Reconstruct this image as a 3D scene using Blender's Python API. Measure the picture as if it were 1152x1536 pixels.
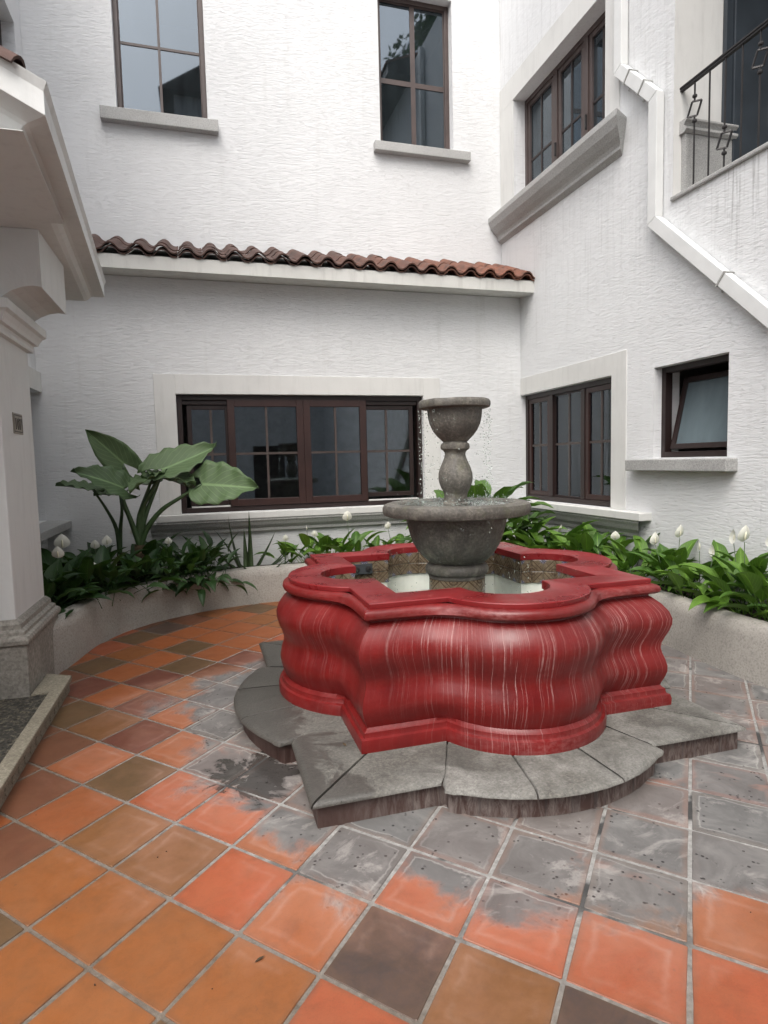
import bpy, bmesh, math, random
from math import sin, cos, pi, radians, sqrt, atan2
from mathutils import Vector, Matrix, noise
random.seed(7)
for o in list(bpy.data.objects): bpy.data.objects.remove(o)
SC = bpy.context.scene
COL = SC.collection

# ---------------------------------------------------------------- camera
EYE = Vector((0, 0, 1.55))
cd = bpy.data.cameras.new('camera'); cam = bpy.data.objects.new('camera', cd); COL.objects.link(cam)
cd.sensor_fit = 'HORIZONTAL'; cd.sensor_width = 36; cd.lens = 36*923.9/1152
cd.clip_start = .05; cd.clip_end = 400
yaw, pit, rol = radians(16.2215), radians(4.6591), radians(-1.3775)
fw = Vector((sin(yaw)*cos(pit), cos(yaw)*cos(pit), -sin(pit)))
rt = Vector((cos(yaw), -sin(yaw), 0)); up = rt.cross(fw)
r2 = rt*cos(rol)+up*sin(rol); u2 = -rt*sin(rol)+up*cos(rol)
mw = Matrix((r2, u2, -fw)).transposed().to_4x4(); mw.translation = EYE
cam.matrix_world = mw
SC.camera = cam

# ---------------------------------------------------------------- world, sun, exposure
W = bpy.data.worlds.new('World'); SC.world = W; W.use_nodes = True
nt = W.node_tree; nt.nodes.clear()
out = nt.nodes.new('ShaderNodeOutputWorld'); bg = nt.nodes.new('ShaderNodeBackground')
sky = nt.nodes.new('ShaderNodeTexSky'); sky.sky_type = 'NISHITA'; sky.sun_disc = False
sky.sun_elevation = radians(56); sky.sun_rotation = radians(208)
sky.air_density = 1.0; sky.dust_density = 6.0; sky.ozone_density = 1.0
hs = nt.nodes.new('ShaderNodeHueSaturation'); hs.inputs['Saturation'].default_value = .42
nt.links.new(sky.outputs[0], hs.inputs['Color']); nt.links.new(hs.outputs[0], bg.inputs[0])
bg.inputs[1].default_value = .15
nt.links.new(bg.outputs[0], out.inputs[0])
sd = bpy.data.lights.new('sun', 'SUN'); sd.energy = .88; sd.angle = radians(80); sd.color = (1, .985, .965)
so = bpy.data.objects.new('sun', sd); COL.objects.link(so)
el, az = radians(56), radians(208)
sdir = Vector((sin(az)*cos(el), cos(az)*cos(el), sin(el)))
so.rotation_euler = sdir.to_track_quat('Z', 'Y').to_euler()
SC.view_settings.view_transform = 'Standard'; SC.view_settings.look = 'None'
SC.view_settings.gamma = 1; SC.view_settings.exposure = 1.0
SC.view_settings.use_curve_mapping = False
SC.render.engine = 'CYCLES'
SC.cycles.max_bounces = 8; SC.cycles.diffuse_bounces = 4; SC.cycles.glossy_bounces = 4
SC.cycles.transparent_max_bounces = 12

# ---------------------------------------------------------------- material helpers
class NT:
    def __init__(s, name):
        s.m = bpy.data.materials.new(name); s.m.use_nodes = True
        s.t = s.m.node_tree; s.b = s.t.nodes['Principled BSDF']; s.o = s.t.nodes['Material Output']
    def n(s, typ, **kw):
        nd = s.t.nodes.new(typ)
        for k, v in kw.items(): setattr(nd, k, v)
        return nd
    def l(s, a, b): s.t.links.new(a, b)
    def setv(s, sock, v):
        if hasattr(v, 'links') or hasattr(v, 'is_linked'): s.l(v, sock)
        else: sock.default_value = v
    def coords(s, kind='Object', scale=(1, 1, 1), rot=(0, 0, 0)):
        if kind == 'World': src = s.n('ShaderNodeNewGeometry').outputs['Position']
        else: src = s.n('ShaderNodeTexCoord').outputs[kind]
        mp = s.n('ShaderNodeMapping'); mp.inputs['Scale'].default_value = scale; mp.inputs['Rotation'].default_value = rot
        s.l(src, mp.inputs[0]); return mp.outputs[0]
    def noise(s, vec, scale=5, detail=4, rough=.5, dist=0):
        nd = s.n('ShaderNodeTexNoise'); s.l(vec, nd.inputs['Vector'])
        nd.inputs['Scale'].default_value = scale; nd.inputs['Detail'].default_value = detail
        nd.inputs['Roughness'].default_value = rough; nd.inputs['Distortion'].default_value = dist
        return nd.outputs['Fac']
    def ramp(s, fac, pts):
        nd = s.n('ShaderNodeValToRGB'); s.setv(nd.inputs[0], fac); cr = nd.color_ramp
        while len(cr.elements) < len(pts): cr.elements.new(.5)
        for e, (p, c) in zip(cr.elements, pts):
            e.position = p
            if not hasattr(c, '__len__'): c = (c, c, c)
            e.color = (*c[:3], 1)
        return nd.outputs[0]
    def mix(s, f, a, b, mode='MIX'):
        nd = s.n('ShaderNodeMix', data_type='RGBA', blend_type=mode)
        s.setv(nd.inputs[0], f)
        for k, v in ((6, a), (7, b)):
            if isinstance(v, tuple): v = (*v[:3], 1)
            s.setv(nd.inputs[k], v)
        return nd.outputs[2]
    def math(s, op, a, b=0, c=0):
        nd = s.n('ShaderNodeMath', operation=op)
        s.setv(nd.inputs[0], a); s.setv(nd.inputs[1], b)
        if op in ('MULTIPLY_ADD', 'WRAP', 'COMPARE', 'SMOOTH_MIN'): s.setv(nd.inputs[2], c)
        return nd.outputs[0]
    def mapr(s, v, a, b, c=0, d=1):
        nd = s.n('ShaderNodeMapRange'); s.setv(nd.inputs[0], v)
        for i, x in enumerate((a, b, c, d)): nd.inputs[i+1].default_value = x
        return nd.outputs[0]
    def xyz(s, vec):
        nd = s.n('ShaderNodeSeparateXYZ'); s.l(vec, nd.inputs[0]); return nd.outputs
    def objcol(s): return s.n('ShaderNodeObjectInfo').outputs['Color']
    def objrand(s): return s.n('ShaderNodeObjectInfo').outputs['Random']
    def bump(s, h, dist=.01, strength=1):
        nd = s.n('ShaderNodeBump'); s.l(h, nd.inputs['Height'])
        nd.inputs['Distance'].default_value = dist; nd.inputs['Strength'].default_value = strength
        if s.b.inputs['Normal'].is_linked:
            s.l(s.b.inputs['Normal'].links[0].from_socket, nd.inputs['Normal'])
        s.l(nd.outputs[0], s.b.inputs['Normal'])
    def base(s, v): s.setv(s.b.inputs['Base Color'], (*v[:3], 1) if isinstance(v, tuple) else v)
    def rough(s, v): s.setv(s.b.inputs['Roughness'], v)

def m_stucco():
    t = NT('stucco'); w = t.coords('World')
    x = t.xyz(w)
    uv = t.n('ShaderNodeCombineXYZ')
    t.l(t.math('ADD', x[0], x[1]), uv.inputs[0]); t.l(x[2], uv.inputs[2])
    mp = t.n('ShaderNodeMapping'); mp.inputs['Scale'].default_value = (11, 11, 72); mp.inputs['Rotation'].default_value = (0, radians(3), 0); t.l(uv.outputs[0], mp.inputs[0])
    a = t.noise(mp.outputs[0], 1.0, 6, .66, .75)
    mp2 = t.n('ShaderNodeMapping'); mp2.inputs['Scale'].default_value = (45, 45, 110); t.l(uv.outputs[0], mp2.inputs[0])
    b = t.noise(mp2.outputs[0], 1.0, 4, .6, .3)
    ar = t.ramp(a, [(.36, 0), (.5, .75), (.75, 1)])
    h = t.math('ADD', t.math('MULTIPLY', ar, .75), t.math('MULTIPLY', b, .55))
    t.bump(h, .0072, .8)
    big = t.noise(w, .8, 4, .6)
    col = t.ramp(big, [(.3, (.675, .685, .69)), (.7, (.735, .745, .75))])
    # grey dirt caught in the brush strokes
    dirt = t.ramp(a, [(.30, 1), (.42, 0)])
    col = t.mix(t.math('MULTIPLY', dirt, .14), col, (.42, .43, .42))
    nick = t.ramp(t.noise(t.coords('World', (5, 5, 14)), 1, 6, .75), [(.70, 0), (.735, 1)])
    col = t.mix(t.math('MULTIPLY', nick, .35), col, (.33, .33, .31))
    pat = t.ramp(t.noise(w, 1.6, 5, .6, .6), [(.55, 0), (.75, 1)])
    col = t.mix(t.math('MULTIPLY', pat, .16), col, (.56, .57, .57))
    dr = t.noise(t.coords('World', (9, 9, .7)), 1, 4, .6)
    dm = t.ramp(dr, [(.58, 0), (.75, 1)])
    col = t.mix(t.math('MULTIPLY', dm, .16), col, (.45, .45, .42))
    lowd = t.math('MULTIPLY', t.mapr(x[2], .35, 1.0, 1, 0), t.mapr(big, .35, .65, .1, .6))
    col = t.mix(lowd, col, (.40, .41, .38))
    t.base(col); t.rough(.85); return t.m

def m_stain_stucco():
    m = MAT['stucco'].copy(); m.name = 'stained_stucco'
    t = NT.__new__(NT); t.m = m; t.t = m.node_tree; t.b = t.t.nodes['Principled BSDF']; t.o = t.t.nodes['Material Output']
    old = t.b.inputs['Base Color'].links[0].from_socket
    w = t.coords('World'); x = t.xyz(w)
    st = t.noise(t.coords('World', (28, 28, 1.1)), 1, 5, .7, .4)
    msk = t.math('MULTIPLY', t.ramp(st, [(.50, 0), (.68, 1)]), t.mapr(x[2], 3.0, 3.8, 0, 1))
    msk = t.math('MULTIPLY', msk, t.mapr(x[1], 4.5, 4.1, .15, .75))
    t.base(t.mix(msk, old, (.16, .16, .15))); return m

def m_plaster(name, c, dirt=.2):
    t = NT(name); w = t.coords('World')
    a = t.noise(w, 2.2, 5, .6); b = t.noise(t.coords('World', (14, 14, 2)), 1, 4, .6)
    d = tuple(v*.62 for v in c)
    col = t.mix(t.math('MULTIPLY', t.ramp(a, [(.45, 0), (.75, 1)]), dirt), c, d)
    col = t.mix(t.math('MULTIPLY', t.ramp(b, [(.52, 0), (.75, 1)]), dirt*1.3), col, d)
    t.bump(t.noise(w, 45, 4, .6), .0025, .6); t.bump(t.noise(w, 6, 3), .006, .4)
    t.base(col); t.rough(.75); return t.m

def m_stone(name, c1, c2, speck=60, bump=.004, pits=0, dirt=.3):
    t = NT(name); w = t.coords('World')
    a = t.noise(w, speck, 5, .7); b = t.noise(w, 3.0, 5, .65)
    col = t.ramp(a, [(.3, tuple(v*.6 for v in c1)), (.5, c1), (.72, c2)])
    col = t.mix(t.math('MULTIPLY', t.ramp(b, [(.42, 0), (.68, 1)]), dirt), col, tuple(v*.45 for v in c1))
    if pits:
        v = t.n('ShaderNodeTexVoronoi'); v.inputs['Scale'].default_value = pits; t.l(w, v.inputs['Vector'])
        pm = t.math('MULTIPLY', t.ramp(v.outputs['Distance'], [(.10, 1), (.2, 0)]), t.ramp(t.noise(w, pits*.4, 2), [(.48, 0), (.56, 1)]))
        col = t.mix(pm, col, tuple(v*.2 for v in c1))
        t.bump(t.math('SUBTRACT', 1, pm), .004, .7)
    t.bump(a, bump, .6); t.base(col); t.rough(.8); return t.m

def m_simple(name, c, rough=.5, metal=0, nscale=8, var=.25, spec=.5, bump=0):
    t = NT(name); w = t.coords('World'); a = t.noise(w, nscale, 5, .6)
    col = t.ramp(a, [(.3, tuple(v*(1-var) for v in c)), (.7, tuple(min(1, v*(1+var)) for v in c))])
    t.base(col); t.rough(rough); t.b.inputs['Metallic'].default_value = metal
    t.b.inputs['Specular IOR Level'].default_value = spec
    if bump: t.bump(a, bump, .6)
    return t.m

def m_wood(name, c):
    t = NT(name); w = t.coords('World', (30, 30, 30))
    a = t.noise(t.coords('World', (5, 5, 5)), 1, 5, .6); g = t.noise(t.coords('World', (60, 60, 9)), 1, 3, .6)
    col = t.mix(t.ramp(a, [(.3, 0), (.7, .6)]), c, tuple(v*1.9 for v in c))
    col = t.mix(t.math('MULTIPLY', g, .35), col, tuple(v*.4 for v in c))
    t.base(col); t.rough(.42); t.bump(g, .001, .5); return t.m

def m_glass(name, tint=(.8, .82, .83), refl=.12, rough=.015, film=0):
    t = NT(name); t.t.nodes.remove(t.b)
    tr = t.n('ShaderNodeBsdfTransparent'); tr.inputs[0].default_value = (*tint, 1)
    gl = t.n('ShaderNodeBsdfGlossy'); gl.inputs['Roughness'].default_value = rough
    gl.inputs['Color'].default_value = (.78, .87, .96, 1)
    fr = t.n('ShaderNodeFresnel'); fr.inputs['IOR'].default_value = 1.5
    f = t.math('MINIMUM', t.math('ADD', fr.outputs[0], refl), 1)
    mx = t.n('ShaderNodeMixShader'); t.l(f, mx.inputs[0]); t.l(tr.outputs[0], mx.inputs[1]); t.l(gl.outputs[0], mx.inputs[2])
    last = mx.outputs[0]
    if film:
        df = t.n('ShaderNodeBsdfDiffuse'); df.inputs[0].default_value = (.17, .22, .24, 1)
        nn = t.noise(t.coords('World', (6, 6, 1.3)), 1, 5, .65)
        k = t.mapr(nn, .3, .75, film*.85, film*1.1) if film > .3 else t.mapr(nn, .3, .75, film*.4, film*1.6)
        m2 = t.n('ShaderNodeMixShader'); t.l(k, m2.inputs[0]); t.l(last, m2.inputs[1]); t.l(df.outputs[0], m2.inputs[2]); last = m2.outputs[0]
    t.l(last, t.o.inputs[0]); return t.m

def m_floor_tile():
    t = NT('clay_tile'); w = t.coords('World'); x = t.xyz(w)
    oc = t.objcol(); rnd = t.objrand()
    off = t.n('ShaderNodeCombineXYZ'); t.l(t.math('MULTIPLY', rnd, 37), off.inputs[0]); t.l(t.math('MULTIPLY', rnd, 91), off.inputs[1])
    va = t.n('ShaderNodeVectorMath', operation='ADD'); t.l(w, va.inputs[0]); t.l(off.outputs[0], va.inputs[1])
    ww = va.outputs[0]
    a = t.noise(ww, 3.2, 5, .6, .4); b = t.noise(ww, 55, 4, .65)
    col = t.mix(t.ramp(a, [(.36, 0), (.68, .5)]), oc, t.mix(.55, oc, (.10, .045, .015)))
    b2 = t.noise(ww, 17, 5, .7, .5)
    col = t.mix(t.math('MULTIPLY', b, .18), col, t.mix(.5, oc, (.42, .17, .06)))
    fine = t.noise(ww, 190, 3, .7)
    col = t.mix(t.math('MULTIPLY', t.ramp(fine, [(.52, 0), (.72, 1)]), .30), col, (.10, .045, .02))
    col = t.mix(t.math('MULTIPLY', t.ramp(b2, [(.45, 0), (.7, 1)]), .30), col, t.mix(.75, oc, (.05, .03, .012)))
    sm = t.ramp(t.noise(ww, 1.9, 5, .6, 1.2), [(.66, 0), (.76, 1)])
    col = t.mix(t.math('MULTIPLY', sm, .42), col, (.06, .03, .018))
    spk = t.ramp(t.noise(ww, 26, 3, .6), [(.70, 0), (.74, 1)])
    col = t.mix(t.math('MULTIPLY', spk, .35), col, (.05, .035, .03))
    lo = t.xyz(t.coords('Object'))
    ed = t.math('SUBTRACT', 1, t.math('ADD', t.math('DIVIDE', t.math('ABSOLUTE', lo[0]), .2185), t.math('DIVIDE', t.math('ABSOLUTE', lo[1]), .2366)))
    ed0 = ed
    grime = t.math('MULTIPLY', t.mapr(t.math('ADD', ed0, t.math('MULTIPLY', t.math('SUBTRACT', t.noise(ww, 12, 5, .7), .5), .30)), .13, -.02, 0, 1), .42)
    col = t.mix(grime, col, (.085, .055, .035))
    cloud = t.ramp(t.noise(ww, 6.5, 6, .72, .8), [(.40, .0), (.62, .5), (.8, .7)])
    col = t.mix(t.math('MULTIPLY', cloud, .45), col, t.mix(.5, oc, (.30, .15, .07)))
    # mineral crust round the fountain
    dx = t.math('SUBTRACT', x[0], 1.92); dy = t.math('SUBTRACT', x[1], 3.72)
    d = t.math('SQRT', t.math('ADD', t.math('MULTIPLY', dx, dx), t.math('MULTIPLY', dy, dy)))
    n1 = t.noise(w, 2.3, 5, .62, .6); n2 = t.noise(w, 11, 4, .6)
    dd = t.math('ADD', d, t.math('ADD', t.math('MULTIPLY', t.math('SUBTRACT', n1, .5), -.95), t.math('MULTIPLY', t.math('SUBTRACT', n2, .5), -.22)))
    dd = t.math('ADD', dd, t.math('MULTIPLY', t.math('SUBTRACT', rnd, .5), .34))
    back = t.mapr(x[1], 4.6, 5.2, 0, .75)     # drier towards the back left
    left = t.mapr(x[0], 1.6, 2.4, 1, 0)
    dd = t.math('ADD', dd, t.math('MULTIPLY', back, left))
    far = t.mapr(x[0], 2.6, 3.4, 0, 1.1)
    dd = t.math('SUBTRACT', dd, t.math('MULTIPLY', far, t.mapr(x[1], 1.7, 2.7, 0, 1)))
    msk = t.mapr(dd, 2.26, 2.06, 0, 1); msk.node.interpolation_type = 'SMOOTHSTEP'
    soft = t.mapr(dd, 2.60, 2.1, 0, 1)
    n3 = t.noise(w, 4.5, 5, .65, .8); n4 = t.noise(w, 60, 3, .7)
    crust = t.ramp(n3, [(.28, (.075, .075, .072)), (.50, (.130, .129, .124)), (.66, (.190, .188, .178)), (.80, (.32, .31, .285))])
    crust = t.mix(t.math('MULTIPLY', n4, .35), crust, (.10, .10, .105))
    ghost = t.ramp(t.noise(w, 2.4, 4, .6, 1), [(.62, 0), (.74, .4)])
    crust = t.mix(ghost, crust, (.40, .16, .10))
    whisp = t.ramp(t.noise(ww, 3.0, 6, .7, .7), [(.55, 0), (.62, .35), (.70, .05)])
    crust = t.mix(whisp, crust, (.46, .44, .41))
    ed = t.math('ADD', ed, t.math('MULTIPLY', t.math('SUBTRACT', t.noise(ww, 7, 5, .6), .5), .42))
    ringl = t.ramp(ed, [(.13, 0), (.165, 1), (.20, 0)]); rimz = t.mapr(ed, .17, .06, 0, 1)
    sel = t.ramp(t.noise(ww, 1.1, 2), [(.45, 0), (.55, 1)])
    crust = t.mix(t.math('MULTIPLY', rimz, .28), crust, t.mix(.45, oc, (.22, .19, .17)))
    crust = t.mix(t.math('MULTIPLY', t.math('MULTIPLY', ringl, sel), .38), crust, (.46, .45, .42))
    v = t.n('ShaderNodeTexVoronoi'); v.inputs['Scale'].default_value = 34; t.l(w, v.inputs['Vector'])
    pits = t.math('MULTIPLY', t.ramp(v.outputs['Distance'], [(.16, 1), (.24, 0)]), t.ramp(t.noise(w, 9, 3), [(.50, 0), (.58, 1)]))
    crust = t.mix(pits, crust, (.025, .025, .027))
    col = t.mix(t.math('MULTIPLY', soft, .30), col, (.50, .27, .20))
    rs_ = t.math('MULTIPLY', t.math('MULTIPLY', t.ramp(ed, [(.22, 0), (.30, 1), (.42, 0)]), soft), .20)
    col = t.mix(rs_, col, (.55, .40, .33))
    col = t.mix(t.math('MULTIPLY', msk, t.mapr(rnd, 0, 1, .90, 1)), col, crust)
    # wet patch beside the step
    wx = t.math('SUBTRACT', x[0], .20); wy = t.math('SUBTRACT', x[1], 3.05)
    wd = t.math('SQRT', t.math('ADD', t.math('MULTIPLY', wx, wx), t.math('MULTIPLY', wy, wy)))
    wm = t.mapr(t.math('ADD', wd, t.math('MULTIPLY', t.math('SUBTRACT', n3, .5), .9)), .22, .17, 0, 1)
    col = t.mix(t.math('MULTIPLY', wm, .8), col, (.03, .028, .026))
    t.base(col)
    r = t.mapr(a, .3, .7, .36, .58)
    r2 = t.n('ShaderNodeMix', data_type='FLOAT'); t.l(msk, r2.inputs[0]); t.l(r, r2.inputs[2]); r2.inputs[3].default_value = .72
    r3 = t.n('ShaderNodeMix', data_type='FLOAT'); t.l(wm, r3.inputs[0]); t.l(r2.outputs[0], r3.inputs[2]); r3.inputs[3].default_value = .18
    t.rough(r3.outputs[0])
    t.bump(t.noise(ww, 7, 3), .004, .35); t.bump(b, .0008, .5)
    t.bump(t.math('MULTIPLY', t.math('SUBTRACT', 1, pits), msk), .004, .6)
    t.bump(t.math('MULTIPLY', n3, msk), .006, .6)
    return t.m

def m_grout():
    t = NT('mortar'); w = t.coords('World'); x = t.xyz(w)
    n = t.noise(w, 30, 5, .7); n2 = t.noise(w, 1.5, 4, .6)
    dx = t.math('SUBTRACT', x[0], 1.92); dy = t.math('SUBTRACT', x[1], 3.72)
    d = t.math('SQRT', t.math('ADD', t.math('MULTIPLY', dx, dx), t.math('MULTIPLY', dy, dy)))
    k = t.mapr(t.math('ADD', d, t.math('MULTIPLY', n2, -.8)), 2.3, 1.6, 0, 1)
    dry = t.ramp(n, [(.3, (.085, .067, .05)), (.7, (.18, .15, .12))])
    crusty = t.ramp(n, [(.3, (.17, .165, .155)), (.6, (.30, .295, .28)), (.8, (.46, .45, .43))])
    col = t.mix(k, dry, crusty)
    blk = t.ramp(t.noise(w, 2.6, 3, .5, .5), [(.57, 0), (.62, 1)])
    col = t.mix(t.math('MULTIPLY', blk, t.math('MULTIPLY', k, .9)), col, (.02, .02, .02))
    t.base(col); t.rough(.9); t.bump(n, .006, .8); return t.m

def m_red():
    t = NT('red_enamel'); w = t.coords('World'); uv = t.n('ShaderNodeUVMap').outputs[0]
    u = t.xyz(uv)
    x = t.xyz(w)
    wob = t.noise(t.coords('UV', (5, 3.2, 1)), 1, 3, .5)
    cu = t.n('ShaderNodeCombineXYZ'); t.l(t.math('ADD', u[0], t.math('MULTIPLY', wob, .045)), cu.inputs[0]); t.l(u[1], cu.inputs[1])
    def streak(su, sv, lo, hi, seed=0):
        mp = t.n('ShaderNodeMapping'); mp.inputs['Scale'].default_value = (su, sv, 1); mp.inputs['Location'].default_value = (seed, seed, 0)
        t.l(cu.outputs[0], mp.inputs[0]); return t.ramp(t.noise(mp.outputs[0], 1, 2, .5), [(lo, 0), (hi, 1)])
    reg = t.ramp(t.noise(t.coords('UV', (2.2, .8, 1)), 1, 3, .55), [(.33, .12), (.52, 1)])
    s1 = streak(165, 1.2, .605, .645); s2 = streak(100, .7, .64, .67, 11); s3 = streak(260, 2.4, .55, .68, 5)
    topw = t.mapr(x[2], .25, .66, .35, 1)
    top2 = t.mapr(x[2], .50, .70, 0, 1)
    side = t.mapr(x[0], .75, 1.25, .25, 1)
    st = t.math('MULTIPLY', t.math('MAXIMUM', s1, s2), t.math('MULTIPLY', reg, topw))
    st = t.math('MAXIMUM', st, t.math('MULTIPLY', t.math('MULTIPLY', s3, reg), t.math('MULTIPLY', top2, .28)))
    st = t.math('MULTIPLY', t.math('MULTIPLY', st, side), t.ramp(t.noise(t.coords('UV', (9, 14, 1)), 1, 3, .6), [(.35, .25), (.6, 1)]))
    below = t.mapr(x[2], .765, .76, 0, 1)
    st = t.math('MULTIPLY', st, below)
    a = t.noise(w, 4, 5, .6)
    red = t.ramp(a, [(.3, (.112, .0048, .0048)), (.7, (.182, .0078, .0070))])
    brn = t.ramp(t.noise(t.coords('UV', (7, 1.3, 1)), 1, 4, .6), [(.45, 0), (.75, .55)])
    red = t.mix(brn, red, (.075, .006, .006))
    chip = t.ramp(t.noise(w, 30, 5, .75), [(.70, 0), (.73, 1)])
    red = t.mix(t.math('MULTIPLY', chip, .5), red, (.05, .012, .012))
    fade = t.ramp(t.noise(w, 2.2, 5, .65), [(.45, 0), (.75, .2)])
    red = t.mix(fade, red, (.22, .025, .024))
    col = t.mix(t.math('MULTIPLY', st, .55), red, (.58, .40, .38))
    # chalky bloom on the rolled lip and on the foot mouldings
    lip = t.math('MULTIPLY', t.mapr(x[2], .745, .775, 0, 1), t.mapr(x[2], .835, .80, 0, 1))
    foot = t.mapr(x[2], .24, .16, 0, .8)
    chal = t.ramp(t.noise(t.coords('UV', (26, 40, 1)), 1, 5, .75), [(.42, 0), (.62, 1)])
    reg2 = t.ramp(t.noise(t.coords('UV', (1.6, 1, 1)), 1, 3, .5), [(.38, .05), (.58, 1)])
    k = t.math('MULTIPLY', t.math('MULTIPLY', t.math('ADD', t.math('MULTIPLY', lip, .24), t.math('MULTIPLY', foot, .20)), chal), t.math('MULTIPLY', reg2, side))
    col = t.mix(k, col, (.50, .27, .26))
    t.base(col)
    r = t.mapr(a, .3, .7, .30, .46)
    rr = t.n('ShaderNodeMix', data_type='FLOAT'); t.l(t.math('MAXIMUM', st, k), rr.inputs[0]); t.l(r, rr.inputs[2]); rr.inputs[3].default_value = .75
    t.rough(rr.outputs[0]); t.bump(t.noise(w, 16, 3), .003, .5); t.bump(t.noise(w, 90, 2), .0008, .4)
    return t.m

def m_red_top():
    t = NT('red_ledge_paint'); w = t.coords('World')
    a = t.noise(w, 5, 5, .6, .5)
    col = t.ramp(a, [(.3, (.16, .010, .012)), (.7, (.225, .017, .019))])
    c2 = t.ramp(t.noise(w, 13, 6, .7), [(.60, 0), (.72, .35)])
    col = t.mix(c2, col, (.55, .22, .20))
    t.base(col); t.rough(t.mapr(a, .3, .7, .22, .42)); t.bump(t.noise(w, 12, 3), .003, .4)
    t.bump(t.noise(w, 120, 3), .0008, .5); return t.m

def m_talavera():
    t = NT('talavera_tile'); uv = t.n('ShaderNodeUVMap').outputs[0]; x = t.xyz(uv); u, v = x[0], x[1]
    w = t.coords('World')
    s = t.math('ADD', u, v)
    def band(val, c, wd): return t.mapr(t.math('ABSOLUTE', t.math('SUBTRACT', val, c)), wd*.6, wd, 1, 0)
    d1 = band(s, 1.0, .075); d2 = band(s, .62, .06); d3 = band(t.math('SUBTRACT', u, v), 0, .04)
    r0 = t.math('SQRT', t.math('ADD', t.math('MULTIPLY', u, u), t.math('MULTIPLY', v, v)))
    c0 = band(r0, .26, .07)
    iu = t.math('SUBTRACT', 1, u); iv = t.math('SUBTRACT', 1, v)
    r1 = t.math('SQRT', t.math('ADD', t.math('MULTIPLY', iu, iu), t.math('MULTIPLY', iv, iv)))
    blob = t.mapr(r1, .24, .38, 1, 0)
    tan = t.ramp(t.noise(w, 40, 3), [(.3, (.13, .10, .062)), (.7, (.22, .17, .115))])
    lines = t.math('MAXIMUM', t.math('MAXIMUM', d1, d2), t.math('MAXIMUM', t.math('MULTIPLY', d3, .7), c0))
    col = t.mix(t.math('MULTIPLY', lines, .9), tan, (.055, .03, .018))
    petal = t.mapr(t.math('SINE', t.math('MULTIPLY', t.math('ARCTAN2', iu, iv), 10)), .0, .3, 0, 1)
    bl = t.mix(petal, (.02, .022, .075), (.30, .29, .34))
    col = t.mix(blob, col, bl)
    col = t.mix(t.ramp(t.noise(w, 70, 3), [(.55, 0), (.7, .5)]), col, (.03, .02, .02))
    t.base(col); t.rough(.25); return t.m

def m_leaf(name, c, c2, vein=.5):
    t = NT(name); uv = t.n('ShaderNodeUVMap').outputs[0]; x = t.xyz(uv); rnd = t.objrand()
    w = t.coords('World')
    mid = t.mapr(t.math('ABSOLUTE', t.math('SUBTRACT', x[0], .5)), .015, .04, 1, 0)
    vv = t.math('ADD', t.math('MULTIPLY', x[1], 9), t.math('MULTIPLY', t.math('ABSOLUTE', t.math('SUBTRACT', x[0], .5)), -7))
    ve = t.ramp(t.math('FRACT', vv), [(.0, 1), (.10, 0), (.9, 0), (1, 1)])
    col = t.mix(rnd, c, c2)
    col = t.mix(t.math('MULTIPLY', t.noise(w, 9, 4), .5), col, tuple(k*.5 for k in c))
    col = t.mix(t.math('MULTIPLY', t.math('MAXIMUM', mid, t.math('MULTIPLY', ve, .5)), vein), col, tuple(min(1, k*2.4) for k in c2))
    t.base(col); t.rough(t.mapr(rnd, 0, 1, .42, .6)); t.bump(t.math('SUBTRACT', 1, ve), .003, .5)
    tl = t.n('ShaderNodeBsdfTranslucent'); t.l(t.mix(.5, col, (.12, .25, .03)), tl.inputs[0])
    mx = t.n('ShaderNodeMixShader'); mx.inputs[0].default_value = .22
    t.l(t.b.outputs[0], mx.inputs[1]); t.l(tl.outputs[0], mx.inputs[2]); t.l(mx.outputs[0], t.o.inputs[0])
    return t.m

def m_roof():
    t = NT('clay_roof_tile'); w = t.coords('World'); rnd = t.objrand(); x = t.xyz(w)
    warm = t.mapr(x[0], 1.2, 4.0, 0, 1)
    a = t.noise(w, 9, 5, .7)
    c = t.mix(warm, (.095, .048, .036), (.22, .085, .050))
    c = t.mix(t.math('MULTIPLY', rnd, .45), c, (.07, .04, .035))
    c = t.mix(t.ramp(a, [(.42, 0), (.7, .75)]), c, (.035, .030, .028))
    t.base(c); t.rough(.8); t.bump(t.noise(w, 40, 4), .003, .6); return t.m

def m_riser():
    t = NT('riser_paint'); w = t.coords('World'); x = t.xyz(w)
    st = t.noise(t.coords('World', (34, 34, 7)), 1, 6, .75, .8)
    reg = t.mapr(x[0], .5, .85, .12, 1)
    base = t.ramp(t.noise(w, 5, 4), [(.35, (.040, .018, .014)), (.65, (.070, .040, .034))])
    col = t.mix(t.math('MULTIPLY', t.ramp(st, [(.42, 0), (.66, .9)]), reg), base, (.20, .17, .155))
    col = t.mix(t.math('MULTIPLY', t.ramp(t.noise(t.coords('World', (30, 30, 2)), 1, 3), [(.55, 0), (.7, .6)]), reg), col, (.04, .035, .035))
    t.base(col); t.rough(.6); return t.m

def m_water():
    t = NT('pool_water'); t.b.inputs['Base Color'].default_value = (.75, .85, .80, 1)
    t.rough(.03); t.b.inputs['Transmission Weight'].default_value = 1; t.b.inputs['IOR'].default_value = 1.33
    t.bump(t.noise(t.coords('World'), 28, 3, .5, .8), .01, .5); return t.m

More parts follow.
